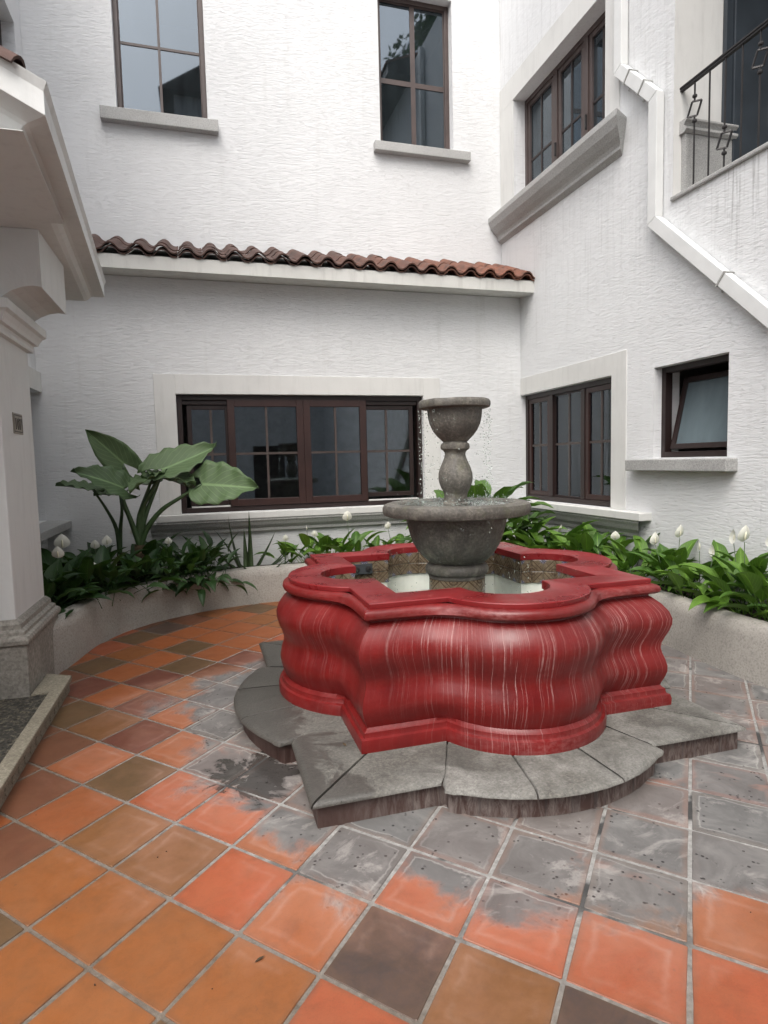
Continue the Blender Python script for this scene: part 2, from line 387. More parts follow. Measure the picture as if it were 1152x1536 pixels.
MAT = {}
MAT['stucco'] = m_stucco(); MAT['stained'] = m_stain_stucco()
MAT['trim'] = m_plaster('smooth_white_plaster', (.62, .62, .60))
MAT['porch'] = m_plaster('porch_cream_plaster', (.64, .65, .64), .2)
MAT['fascia'] = m_plaster('eave_plaster', (.58, .58, .55), .35)
MAT['planter'] = m_stone('planter_plaster', (.36, .34, .305), (.41, .39, .35), 70, .003, 0, .22)
MAT['greystone'] = m_stone('grey_cantera', (.40, .40, .39), (.50, .50, .48), 80, .003, 0, .2)
MAT['conc'] = m_stone('rough_concrete', (.36, .36, .35), (.56, .56, .54), 120, .006, 0, .25)
MAT['step'] = m_stone('volcanic_slab', (.105, .10, .088), (.185, .175, .15), 75, .005, 60, .7)
_m = MAT['step']; _t = NT.__new__(NT); _t.m = _m; _t.t = _m.node_tree; _t.b = _t.t.nodes['Principled BSDF']
_old = _t.b.inputs['Base Color'].links[0].from_socket
_w = _t.coords('World'); _x = _t.xyz(_w); _n = _t.noise(_w, 3.2, 6, .65, .5)
_dep = _t.math('MULTIPLY', _t.ramp(_n, [(.40, 0), (.62, 1)]), _t.mapr(_x[0], .55, 1.0, .1, .75))
_c = _t.mix(_dep, _old, _t.ramp(_t.noise(_w, 90, 3, .7), [(.35, (.16, .156, .142)), (.65, (.30, .294, .27))]))
_wet = _t.mapr(_t.math('ADD', _t.math('MULTIPLY', _x[0], 1.0), _t.math('MULTIPLY', _t.math('SUBTRACT', _n, .5), 1.1)), .58, .50, 0, .62)
_c = _t.mix(_wet, _c, (.045, .042, .038)); _t.base(_c); _t.rough(_t.mapr(_wet, 0, .6, .8, .42))
MAT['bowl'] = m_stone('carved_volcanic_stone', (.135, .125, .108), (.26, .24, .205), 60, .008, 0, .7)
_m = MAT['bowl']; _t = NT.__new__(NT); _t.m = _m; _t.t = _m.node_tree; _t.b = _t.t.nodes['Principled BSDF']
_old = _t.b.inputs['Base Color'].links[0].from_socket
_st = _t.ramp(_t.noise(_t.coords('World', (16, 16, 2.2)), 1, 5, .65, .4), [(.42, 0), (.66, 1)])
_c = _t.mix(_t.math('MULTIPLY', _st, .6), _old, (.045, .042, .038))
_l = _t.ramp(_t.noise(_t.coords('World', (5, 5, 5)), 1, 6, .7, .8), [(.52, 0), (.70, 1)])
_c = _t.mix(_t.math('MULTIPLY', _l, .45), _c, (.33, .31, .26))
_g = _t.ramp(_t.noise(_t.coords('World', (7, 7, 7), (1, 1, 0)), 1, 4, .6), [(.58, 0), (.72, .4)])
_c = _t.mix(_g, _c, (.10, .11, .05)); _t.base(_c)
_t.rough(_t.mapr(_st, 0, 1, .85, .35))
MAT['plinth'] = m_stone('pillar_base_stone', (.26, .245, .215), (.38, .36, .32), 40, .005, 0, .3)
MAT['kerb'] = m_stone('kerb_stone', (.24, .215, .16), (.40, .37, .30), 90, .003, 0, .25)
MAT['granite'] = m_stone('speckled_bed', (.04, .037, .03), (.26, .23, .16), 38, .008, 0, .3)
MAT['wood'] = m_wood('dark_window_wood', (.017, .009, .008))
MAT['wood2'] = m_wood('reddish_window_wood', (.028, .012, .010))
MAT['wood3'] = m_wood('faded_window_wood', (.058, .041, .037))
MAT['muntin'] = m_simple('dark_muntin', (.06, .045, .04), .45)
MAT['glass'] = m_glass('window_glass', (.86, .89, .89), .05)
MAT['glass_up'] = m_glass('upper_window_glass', (.25, .3, .34), .07, .02, .07)
MAT['frost'] = m_glass('frosted_glass', (.3, .35, .36), .05, .25, .62)
MAT['room'] = m_simple('room_wall', (.20, .20, .19), .9)
MAT['curtain'] = m_simple('curtain_cloth', (.62, .64, .64), .9)
MAT['iron'] = m_simple('wrought_iron', (.03, .028, .028), .5, .4)
MAT['door'] = m_simple('slate_blue_door', (.030, .038, .047), .35, 0, 3)
MAT['pipe'] = m_simple('white_pipe_metal', (.66, .67, .66), .45, 0, 4, .06)
MAT['steel'] = m_simple('strap_metal', (.45, .45, .43), .4, .5)
MAT['tile'] = m_floor_tile(); MAT['grout'] = m_grout()
MAT['red'] = m_red(); MAT['redtop'] = m_red_top(); MAT['talavera'] = m_talavera()
MAT['poolwhite'] = m_simple('pool_white_paint', (.86, .88, .80), .5, 0, 6, .1)
MAT['water'] = m_water(); MAT['riser'] = m_riser(); MAT['roof'] = m_roof()
MAT['soil'] = m_simple('dark_soil', (.028, .02, .014), .95, 0, 20, .5, .3, .03)
MAT['leaf'] = m_leaf('lily_leaf', (.038, .110, .012), (.135, .26, .026), .35)
MAT['leafdark'] = m_leaf('shade_leaf', (.014, .045, .012), (.034, .085, .018), .3)
MAT['leafbig'] = m_leaf('elephant_ear_leaf', (.095, .160, .072), (.130, .205, .085), .5)
MAT['leafbig2'] = m_leaf('broad_leaf', (.035, .09, .018), (.10, .20, .03), .4)
MAT['aloe'] = m_simple('aloe_skin', (.045, .075, .030), .45)
MAT['stalk'] = m_simple('green_stalk', (.045, .085, .030), .45)
MAT['trunk'] = m_simple('fibrous_trunk', (.06, .042, .024), .9, 0, 30, .5, .3, .01)
MAT['spathe'] = m_simple('white_spathe', (.74, .74, .66), .5, 0, 6, .05)
MAT['spadix'] = m_simple('pale_spadix', (.70, .68, .52), .7)
MAT['pot'] = m_simple('grey_plastic_pot', (.12, .12, .12), .5)
MAT['plate'] = m_simple('number_plate', (.28, .26, .22), .5)
MAT['ink'] = m_simple('number_ink', (.06, .05, .045), .5)
MAT['lamp'] = m_simple('dark_glass_lamp', (.05, .055, .06), .2)

# ---------------------------------------------------------------- mesh helpers
class MB:
    def __init__(s): s.v = []; s.f = []; s.uv = {}
    def add(s, vs, fs, uvs=None):
        o = len(s.v); s.v += [tuple(v) for v in vs]
        for k, f in enumerate(fs):
            if uvs: s.uv[len(s.f)] = uvs[k]
            s.f.append(tuple(i+o for i in f))
    def box(s, a, b, M=None):
        x0, y0, z0 = a; x1, y1, z1 = b
        vs = [Vector(p) for p in ((x0, y0, z0), (x1, y0, z0), (x1, y1, z0), (x0, y1, z0), (x0, y0, z1), (x1, y0, z1), (x1, y1, z1), (x0, y1, z1))]
        if M: vs = [M @ v for v in vs]
        s.add(vs, [(0, 3, 2, 1), (4, 5, 6, 7), (0, 1, 5, 4), (1, 2, 6, 5), (2, 3, 7, 6), (3, 0, 4, 7)])
    def lathe(s, prof, n=32, c=(0, 0, 0), capt=True, capb=True):
        vs = []; fs = []
        for r, z in prof:
            for k in range(n):
                a = 2*pi*k/n; vs.append((c[0]+r*cos(a), c[1]+r*sin(a), c[2]+z))
        m = len(prof)
        for i in range(m-1):
            for k in range(n):
                fs.append((i*n+k, i*n+(k+1) % n, (i+1)*n+(k+1) % n, (i+1)*n+k))
        if capb: fs.append(tuple(range(n))[::-1])
        if capt: fs.append(tuple((m-1)*n+k for k in range(n)))
        s.add(vs, fs)
    def tube(s, pts, rad, n=6, cap=True):
        pts = [Vector(p) for p in pts]
        if not hasattr(rad, '__len__'): rad = [rad]*len(pts)
        vs = []; fs = []; prev = None
        for i, p in enumerate(pts):
            d = (pts[min(i+1, len(pts)-1)]-pts[max(i-1, 0)]).normalized()
            if prev is None: a = d.orthogonal().normalized()
            else: a = (prev-d*prev.dot(d)).normalized()
            prev = a; b = d.cross(a)
            for k in range(n):
                t = 2*pi*k/n; vs.append(p+(a*cos(t)+b*sin(t))*rad[i])
        for i in range(len(pts)-1):
            for k in range(n): fs.append((i*n+k, i*n+(k+1) % n, (i+1)*n+(k+1) % n, (i+1)*n+k))
        if cap: fs.append(tuple(range(n))[::-1]); fs.append(tuple((len(pts)-1)*n+k for k in range(n)))
        s.add(vs, fs)
    def loft(s, rings, closed=True, capa=True, capb=True):
        n = len(rings[0]); vs = [v for r in rings for v in r]; fs = []
        for i in range(len(rings)-1):
            for k in range(n if closed else n-1): fs.append((i*n+k, i*n+(k+1) % n, (i+1)*n+(k+1) % n, (i+1)*n+k))
        if capa: fs.append(tuple(range(n))[::-1])
        if capb: fs.append(tuple((len(rings)-1)*n+k for k in range(n)))
        s.add(vs, fs)
    def mesh(s, name, mat, smooth=False, fix=True):
        me = bpy.data.meshes.new(name); me.from_pydata(s.v, [], s.f)
        if s.uv:
            ul = me.uv_layers.new(name='UVMap')
            for p in me.polygons:
                if p.index in s.uv:
                    for li, c in zip(p.loop_indices, s.uv[p.index]): ul.data[li].uv = c
        me.update()
        if fix:
            b = bmesh.new(); b.from_mesh(me); bmesh.ops.recalc_face_normals(b, faces=b.faces); b.to_mesh(me); b.free()
        me.materials.append(mat if not isinstance(mat, str) else MAT[mat])
        if smooth:
            me.polygons.foreach_set('use_smooth', [True]*len(me.polygons))
            if smooth != 'all': me.set_sharp_from_angle(angle=radians(35))
        return me
    def build(s, name, mat, parent=None, smooth=False, bevel=0, fix=True):
        o = bpy.data.objects.new(name, s.mesh(name, mat, smooth, fix)); COL.objects.link(o)
        if parent: o.parent = parent
        if bevel:
            m = o.modifiers.new('bevel', 'BEVEL'); m.width = bevel; m.segments = 2; m.limit_method = 'ANGLE'; m.angle_limit = radians(40)
        return o

def tag(o, label, cat, group=None, kind=None):
    if label: o['label'] = label
    if cat: o['category'] = cat
    if group: o['group'] = group
    if kind: o['kind'] = kind
    return o
def thing(name, label, cat, loc=(0, 0, 0), group=None):
    o = bpy.data.objects.new(name, None); COL.objects.link(o); o.location = loc; o.empty_display_size = .1
    return tag(o, label, cat, group)
def inst(me, name, parent, mtx, color=None):
    o = bpy.data.objects.new(name, me); COL.objects.link(o)
    if parent: o.parent = parent
    o.matrix_local = mtx
    if color: o.color = (*color, 1)
    return o

class Sys:   # wall coordinates: u along, v up, d out of the wall into the courtyard
    def __init__(s, u, n, off): s.u = Vector(u); s.n = Vector(n); s.off = Vector(off)
    def p(s, u, v, d=0): return s.off+s.u*u+Vector((0, 0, v))+s.n*d
    def box(s, mb, u0, u1, v0, v1, d0, d1):
        vs = [s.p(u, v, d) for d in (d0, d1) for v in (v0, v1) for u in (u0, u1)]
        mb.add(vs, [(0, 1, 3, 2), (4, 6, 7, 5), (0, 4, 5, 1), (2, 3, 7, 6), (0, 2, 6, 4), (1, 5, 7, 3)])
    def wall(s, mb, U, V, holes, t):
        us = sorted({U[0], U[1], *[h[0] for h in holes], *[h[1] for h in holes]})
        vs = sorted({V[0], V[1], *[h[2] for h in holes], *[h[3] for h in holes]})
        us = [u for u in us if U[0] <= u <= U[1]]; vs = [v for v in vs if V[0] <= v <= V[1]]
        def solid(i, j):
            if i < 0 or j < 0 or i >= len(us)-1 or j >= len(vs)-1: return False
            cu = (us[i]+us[i+1])/2; cv = (vs[j]+vs[j+1])/2
            return not any(h[0] < cu < h[1] and h[2] < cv < h[3] for h in holes)
        for i in range(len(us)-1):
            for j in range(len(vs)-1):
                if not solid(i, j): continue
                a, b, c, e = us[i], us[i+1], vs[j], vs[j+1]
                for d in (0, -t): mb.add([s.p(a, c, d), s.p(b, c, d), s.p(b, e, d), s.p(a, e, d)], [(0, 1, 2, 3)])
                for (di, dj, q) in ((-1, 0, (a, c, a, e)), (1, 0, (b, c, b, e)), (0, -1, (a, c, b, c)), (0, 1, (a, e, b, e))):
                    if not solid(i+di, j+dj):
                        mb.add([s.p(q[0], q[1], 0), s.p(q[2], q[3], 0), s.p(q[2], q[3], -t), s.p(q[0], q[1], -t)], [(0, 1, 2, 3)])

def weld(mb, name, mat, parent):
    o = mb.build(name, mat, parent, fix=False)
    b = bmesh.new(); b.from_mesh(o.data); bmesh.ops.remove_doubles(b, verts=b.verts, dist=.0005)
    bmesh.ops.recalc_face_normals(b, faces=b.faces); b.to_mesh(o.data); b.free(); return o

def extr(S, mb, prof, u0, u1, m0=0, m1=0):
    """profile [(d, v)] run along u; m0/m1 > 0 mitre the ends inwards by d"""
    r0 = [S.p(u0+d*m0, v, d) for d, v in prof]; r1 = [S.p(u1-d*m1, v, d) for d, v in prof]
    mb.loft([r0, r1])

BL = Sys((1, 0, 0), (0, -1, 0), (0, 7.70, 0))     # lower back wall
BU = Sys((1, 0, 0), (0, -1, 0), (0, 8.237, 0))    # upper back wall
RW = Sys((0, 1, 0), (-1, 0, 0), (4.241, 0, 0))    # right wall
LW = Sys((0, 1, 0), (1, 0, 0), (-1.72, 0, 0))     # left wall
BE = Sys((1, 0, 0), (0, -1, 0), (0, 4.87, 0))     # balcony end wall

def room(S, parent, u0, u1, v0, v1, t, depth=2.2, name='room'):
    mb = MB(); p = S.p; e = .35
    a, b, c, d = u0-e, u1+e, v0-e, v1+e
    for q in ([p(a, c, -depth), p(b, c, -depth), p(b, d, -depth), p(a, d, -depth)],
              [p(a, c, -t-.003), p(a, c, -depth), p(a, d, -depth), p(a, d, -t-.003)], [p(b, c, -t-.003), p(b, c, -depth), p(b, d, -depth), p(b, d, -t-.003)],
              [p(a, c, -t-.003), p(b, c, -t-.003), p(b, c, -depth), p(a, c, -depth)], [p(a, d, -t-.003), p(b, d, -t-.003), p(b, d, -depth), p(a, d, -depth)]):
        mb.add(q, [(0, 1, 2, 3)])
    return mb.build(name, 'room', parent)

def curtain(S, parent, u0, u1, v0, v1, d, waves=6):
    mb = MB(); n = waves*6; r0 = []; r1 = []
    pts = [(u0+(u1-u0)*i/n, d+.02*sin(i*2*pi/6)) for i in range(n+1)]
    ring = pts+[(u, dd-.004) for u, dd in pts[::-1]]
    mb.loft([[S.p(u, v0, dd) for u, dd in ring], [S.p(u, v1, dd) for u, dd in ring]])
    return mb.build('curtain', 'curtain', parent, smooth=True)

def ring_frame(S, mb, u0, u1, v0, v1, w, d0, d1, wb=None):
    wb = wb or w
    S.box(mb, u0, u0+w, v0, v1, d0, d1); S.box(mb, u1-w, u1, v0, v1, d0, d1)
    S.box(mb, u0+w, u1-w, v0, v0+wb, d0, d1); S.box(mb, u0+w, u1-w, v1-w, v1, d0, d1)

def sash(S, win, u0, u1, v0, v1, w, d0, d1, mat, glass='glass', vu=(), hv=(), mw=.028, munmat='muntin'):
    """sash with panes split by muntins; every pane its own piece"""
    f = MB(); ring_frame(S, f, u0, u1, v0, v1, w, d0, d1)
    f.build('sash', mat, win, bevel=.004)
    us = [u0+w, *vu, u1-w]; vs = [v0+w, *hv, v1-w]; dm = (d0+d1)/2
    m = MB()
    for x in vu: S.box(m, x-mw/2, x+mw/2, v0+w, v1-w, dm-.008, dm+.012)
    for y in hv:
        for i in range(len(us)-1):
            a = us[i]+(mw/2 if i else 0); b = us[i+1]-(mw/2 if i < len(us)-2 else 0)
            S.box(m, a, b, y-mw/2, y+mw/2, dm-.007, dm+.011)
    if vu or hv: m.build('muntin', munmat, win)
    for i in range(len(us)-1):
        for j in range(len(vs)-1):
            g = MB()
            S.box(g, us[i]+(mw/2 if i else 0), us[i+1]-(mw/2 if i < len(us)-2 else 0), vs[j]+(mw/2 if j else 0), vs[j+1]-(mw/2 if j < len(vs)-2 else 0), dm-.002, dm+.002)
            g.build('pane', glass, win)

# ================================================================= GROUND
g = MB(); g.box((-40, -40, -.5), (40, 40, -.0035)); go = g.build('ground', 'grout'); go['kind'] = 'structure'

# clay floor tiles on the diagonal
O = (.50, .130, .030); A = (.43, .135, .026); AB = (.28, .115, .030); S_ = (.58, .125, .042); D = (.068, .058, .050)
R = (.185, .045, .032); B = (.145, .092, .036); RB = (.215, .075, .035)
KNOWN = {(3, -6): S_, (5, -6): AB, (7, -6): S_, (9, -6): O, (8, -7): S_, (6, -7): D, (4, -7): S_, (2, -7): A, (0, -5): A, (2, -5): A, (4, -5): D, (6, -5): S_, (8, -5): B,
         (10, -5): D, (-1, -4): A, (1, -4): A, (3, -4): O, (5, -4): S_, (7, -4): A, (0, -3): A, (2, -3): S_, (4, -3): D, (-1, -2): A, (1, -2): AB, (3, -2): O,
         (-2, -1): RB, (0, -1): AB, (2, -1): S_, (-1, 0): O, (1, 0): S_, (-2, 1): RB, (0, 1): B, (-3, 2): RB, (-1, 2): O, (1, 2): O, (-2, 3): RB, (0, 3): R, (2, 3): B,
         (-3, 4): RB, (-1, 4): AB, (1, 4): O, (-2, 5): B, (0, 5): R, (2, 5): R, (-3, 6): RB, (-1, 6): O, (1, 6): A, (-2, 7): R, (0, 7): R, (2, 7): RB, (-1, 8): O, (1, 8): B, (3, 8): R,
         (-2, 9): B, (0, 9): O, (2, 9): O, (-1, 10): A, (1, 10): B, (3, 10): O, (0, 11): O, (2, 11): O, (4, 11): O, (-1, 12): B, (1, 12): O, (3, 12): O, (0, 13): D, (2, 13): O, (1, 14): RB, (3, 14): O}
HX, HY = .2285, .2475
def tile_mesh(k):
    rs = random.Random(k); mb = MB(); gx = .0085*HX/.23; s = .956
    cs = [(HX*s, 0), (0, HY*s), (-HX*s, 0), (0, -HY*s)]
    poly = []
    for i in range(4):   # slightly irregular edges with nipped corners
        a, b = Vector(cs[i]), Vector(cs[(i+1) % 4])
        for f in (.012, .35, .68, .988):
            p = a.lerp(b, f); q = p*(1+rs.uniform(-.008, .006)); poly.append((q.x, q.y))
    n = len(poly)
    top = [(x*.987, y*.987, 0) for x, y in poly]; rim = [(x, y, -.0022) for x, y in poly]; bot = [(x, y, -.02) for x, y in poly]
    mb.v = top+rim+bot; mb.f = [tuple(range(n))]+[(i, n+i, n+(i+1) % n, (i+1) % n) for i in range(n)]+[(n+i, 2*n+i, 2*n+(i+1) % n, n+(i+1) % n) for i in range(n)]
    return mb.mesh('clay_tile', 'tile')
TM = [tile_mesh(k) for k in range(6)]
TP = thing('tile_floor', 'diagonally laid floor of worn square clay tiles around the red fountain', 'floor', (1, 3, 0))
TP['kind'] = 'structure'
del TP['category']
rt_ = random.Random(3)
# seen footprint of the planter (tiles stop under it)
PLF = [(-1.25, 4.6), (-1.15, 5.05), (-1.07, 5.35), (-.95, 5.88), (-.66, 6.36), (-.17, 6.73), (.39, 6.92), (.95, 6.95), (1.6, 6.85), (2.2, 6.6), (2.75, 6.2), (3.2, 5.65), (3.47, 5.0), (3.58, 4.3), (3.545, 3.78), (3.515, 3.37), (3.53, 3.0), (3.56, 2.4), (3.6, 1.6), (3.62, .5)]
def catmull(P, m=6):
    P = [Vector(p) for p in P]; o = []
    for i in range(len(P)-1):
        a = P[max(i-1, 0)]; b = P[i]; c = P[i+1]; d = P[min(i+2, len(P)-1)]
        for k in range(m):
            t = k/m; o.append(.5*((2*b)+(c-a)*t+(2*a-5*b+4*c-d)*t*t+(-a+3*b-3*c+d)*t**3))
    o.append(P[-1]); return o
PL = catmull(PLF, 5)
def inside_court(x, y):
    if x < -.95 and y < 4.9: return False
    if x > 3.55: return False
    for a, b in zip(PL, PL[1:]):
        if a.x <= x < b.x: return y < a.y+(b.y-a.y)*(x-a.x)/max(b.x-a.x, 1e-6)
    return x > -.95 and y < 5 or (x > -1.2 and y < 5.2 and y > 4.6)
for i in range(-14, 24):
    for j in range(-12, 18):
        if (i+j) % 2 == 0: continue
        cx = -.415+HX*i; cy = 2.985+HY*j
        if cy < .95 or cx > 3.85: continue
        if not any(inside_court(cx+a*HX, cy+b*HY) for a, b in ((.8, 0), (-.8, 0), (0, .8), (0, -.8), (0, 0))): continue
        if .55 < cx < 2.5 and 2.95 < cy < 4.7: continue
        # outside the view cone to the sides
        depth = cx*fw.x+cy*fw.y
        lat = cx*rt.x+cy*rt.y
        if abs(lat/depth) > 1.15: continue
        c = KNOWN.get((i, j)) or rt_.choice([O, O, A, AB, S_, B, RB, O, O, A])
        k = rt_.uniform(.90, 1.08); c = tuple(v*k*f_ for v, f_ in zip(c, (.525, .53, .62)))
        z = rt_.uniform(-.0012, .0015)
        M = Matrix.Translation((cx-1, cy-3, z)) @ Matrix.Rotation(rt_.uniform(-.01, .01), 4, 'Z') @ Matrix.Rotation(rt_.uniform(-.006, .006), 4, 'X') @ Matrix.Rotation(pi*rt_.randrange(2), 4, 'Z')
        inst(TM[(i*7+j*3) % 6], 'clay_tile', TP, M, c)

# ================================================================= BACK BUILDING
bb = thing('back_building', 'white rough plastered back building with a tiled eave between its two storeys', 'building', (1.3, 8, 0))
def par(o, p):   # children built in world coordinates
    o.parent = p; o.matrix_parent_inverse = Matrix.Translation(-p.location); return o
_b = MB.build
def build_world(s, name, mat, parent=None, smooth=False, bevel=0, fix=True):
    o = _b(s, name, mat, None, smooth, bevel, fix)
    if parent is not None:
        o.parent = parent
        q = parent; loc = Vector((0, 0, 0))
        while q is not None: loc += q.location; q = q.parent
        o.location = -loc
    return o
MB.build = build_world

mb = MB(); BL.wall(mb, (-1.90, 4.40), (-.1, 3.72), [(-.27, 2.81, .985, 2.40)], .22); weld(mb, 'lower_wall', 'stucco', bb)
mb = MB(); BU.wall(mb, (-1.95, 4.40), (3.72, 9.2), [(-.79, .253, 5.785, 7.9), (2.473, 3.52, 5.785, 7.76)], .25); weld(mb, 'upper_wall', 'stucco', bb)
# eave slab: soffit, fascia, roof deck
mb = MB(); prof = [(7.336, 3.70), (7.336, 3.845), (8.236, 4.20), (8.236, 3.725), (7.70, 3.725), (7.48, 3.70)]
mb.loft([[Vector((-1.715, y, z)) for y, z in prof], [Vector((4.30, y, z)) for y, z in prof]]); mb.build('eave', 'fascia', bb)

# S-shaped clay tiles, three courses
def stile():
    mb = MB(); w = .262; n = 18; L = .36; th = .016
    def sec(sc, y, z):
        o = []
        for k in range(n+1):
            t = k/n
            x = (t-.5)*w*sc
            hgt = .050*cos(2*pi*(t-.35)) if t < .85 else .050*cos(2*pi*(.5))*(1-(t-.85)/.15)+.050*cos(2*pi*(t-.35))*0
            cc = cos(2*pi*(t-.38)); hgt = .037*(abs(cc)**.75)*(1 if cc > 0 else -1)
            o.append(Vector((x, y, z+hgt)))
        return o
    a = sec(1, 0, 0); b = sec(.98, L, 0)
    ring = lambda r: r+[p-Vector((0, 0, th)) for p in r[::-1]]
    mb.loft([ring(a), ring(b)]); return mb.mesh('roof_tile', 'roof', smooth=True)
stm = stile(); slope = atan2(.355, .9)
for r in range(3):
    for k in range(23):
        x = -1.60+k*.2615
        if x > 4.16: continue
        y = 7.285+r*.285; z = 3.902+(y-7.285)*.395+.012+(.006*r)
        M = Matrix.Translation((x-1.3+random.uniform(-.008, .008), y-8+random.uniform(-.014, .014), z+random.uniform(-.004, .005))) @ Matrix.Rotation(slope+random.uniform(-.02, .02), 4, 'X') @ Matrix.Rotation(random.uniform(-.03, .03), 4, 'Z')
        inst(stm, 'roof_tile', bb, M)
# second layer of tile ends peeping under the first course
for k in range(23):
    x = -1.60+k*.2615
    if x > 4.16: continue
    M = Matrix.Translation((x-1.3, 7.305-8, 3.885)) @ Matrix.Rotation(slope, 4, 'X') @ Matrix.Scale(.96, 4)
    inst(stm, 'roof_tile', bb, M)

def sub(name, mat, parent, fn, **kw):
    m = MB(); fn(m); return m.build(name, mat, parent, **kw)

# --- upper windows
def upper_window(u0, u1, v1, label, wood, wf, mull, bar):
    f = MB(); ring_frame(BU, f, u0, u1, 5.785, v1, wf, -.19, -.12)
    win = f.build('window', wood, bb, bevel=.004); win['label'] = label
    sash(BU, win, u0+wf, u1-wf, 5.785+wf, v1-wf, .012, -.178, -.142, wood, 'glass_up', (mull,), (bar,), .03 if wf < .06 else .065, wood)
    room(BU, win, u0, u1, 5.785, v1, .25)
    return win
upper_window(-.79, .253, 7.9, 'tall window with thin faded wood bars, upper left', 'wood3', .055, -.283, 6.655)
upper_window(2.473, 3.52, 7.76, 'tall window with thick brown cross bars, upper middle', 'wood3', .06, 3.0, 6.685)
for (a, b, v0) in ((-.968, .372, 5.635), (2.371, 3.74, 5.66)):
    sub('window_sill', 'greystone', bb, lambda m: BU.box(m, a, b, v0, 5.778, -.10, .10), bevel=.008)

# --- wide lower window
f = MB(); ring_frame(BL, f, -.27, 2.81, .985, 2.40, .062, -.16, -.06)
lw = f.build('window', 'wood', bb, bevel=.004); lw['label'] = 'wide four-panel sliding window under white plaster band'
sub('transom', 'wood', lw, lambda m: BL.box(m, -.208, 2.748, 2.285, 2.338, -.15, -.085), bevel=.004)
sash(BL, lw, -.16, .335, 1.07, 2.282, .055, -.145, -.105, 'wood', 'glass', (.115,), (1.69,))
sash(BL, lw, 2.01, 2.70, 1.10, 2.282, .055, -.145, -.105, 'wood', 'glass', (2.33,), (1.69,))
sash(BL, lw, .31, 1.232, 1.05, 2.345, .085, -.10, -.045, 'wood2', 'glass', (.775,), (1.69,))
sash(BL, lw, 1.234, 2.045, 1.05, 2.345, .085, -.10, -.045, 'wood2', 'glass', (1.64,), (1.69,))
for a, b in ((-.15, .30), (2.06, 2.74)): sub('white_track', 'trim', lw, lambda m: BL.box(m, a, b, 1.048, 1.062, -.14, -.065))
room(BL, lw, -.27, 2.81, .985, 2.4, .22, 3.0)
m = MB()
BL.box(m, -.51, -.272, .985, 2.63, -.002, .012); BL.box(m, 2.812, 3.045, .985, 2.63, -.002, .012); BL.box(m, -.272, 2.812, 2.402, 2.63, -.002, .012)
m.build('window_surround', 'trim', bb, bevel=.003)
sub('window_sill', 'trim', bb, lambda m: BL.box(m, -.55, 3.20, .905, .983, -.15, .13), bevel=.006)
m = MB(); pr = [(.0, .904), (.12, .904), (.12, .88), (.105, .86), (.085, .82), (.05, .78), (.045, .745), (.0, .745)]
extr(BL, m, pr, -.62, 3.35); o = m.build('sill_moulding', 'greystone', bb)

# ================================================================= RIGHT WING
rw = thing('right_wing', 'white rough plastered wing on the right with three dark windows and a balcony opening', 'building', (4.3, 5, 0))
mb = MB()
RW.wall(mb, (-6.5, 8.23), (-.1, 9.2), [(5.725, 7.697, .985, 2.41), (4.19, 5.08, 1.525, 2.395), (5.86, 7.855, 4.90, 6.37), (.8, 4.87, 3.86, 7.4)], .30)
weld(mb, 'wall', 'stained', rw)
# smooth trims
m = MB(); RW.box(m, 5.48, 5.723, .985, 2.64, -.002, .010); RW.box(m, 5.723, 7.69, 2.412, 2.64, -.002, .010)
m.build('lower_window_surround', 'trim', rw, bevel=.003)
m = MB(); RW.box(m, 5.62, 5.858, 4.95, 6.68, -.002, .010); RW.box(m, 5.858, 8.23, 6.372, 6.68, -.002, .010); RW.box(m, 7.857, 8.23, 4.95, 6.372, -.002, .010)
m.build('upper_window_surround', 'trim', rw, bevel=.003)
sub('corner_strip', 'stained', rw, lambda m: RW.box(m, 2.6, 3.84, -.05, 2.55, -.002, .005), bevel=.003)
# lower window
f = MB(); ring_frame(RW, f, 5.725, 7.697, .99, 2.41, .06, -.17, -.07)
w1 = f.build('window', 'wood', rw, bevel=.004); w1['label'] = 'three-light window beside the corner'
for u in (6.37, 7.06): sub('mullion', 'wood', w1, lambda m: RW.box(m, u-.04, u+.04, 1.05, 2.35, -.165, -.075), bevel=.004)
sash(RW, w1, 5.787, 6.328, 1.052, 2.348, .06, -.14, -.085, 'wood2', 'glass', (6.04,), (1.72,))
sash(RW, w1, 6.412, 7.018, 1.052, 2.348, .02, -.14, -.10, 'wood', 'glass', (6.70,), (1.72,))
sash(RW, w1, 7.102, 7.635, 1.052, 2.348, .06, -.14, -.085, 'wood2', 'glass', (7.37,), (1.72,))
room(RW, w1, 5.725, 7.69, .99, 2.41, .3, 2.6)
curtain(RW, w1, 5.76, 6.14, 1.0, 2.4, -.215, 6); curtain(RW, w1, 7.20, 7.45, 1.0, 2.4, -.215, 4)
sub('window_sill', 'trim', rw, lambda m: RW.box(m, 5.09, 7.56, .905, .984, -.15, .145), bevel=.006)
m = MB(); pr = [(.0, .904), (.125, .904), (.125, .88), (.105, .85), (.08, .80), (.045, .76), (.03, .72), (.0, .72)]
r0 = [RW.p(5.13+(.125-d)*1.2, v, d) for d, v in pr]; r1 = [RW.p(7.68, v, d) for d, v in pr]; m.loft([r0, r1]); m.build('sill_moulding', 'greystone', rw)
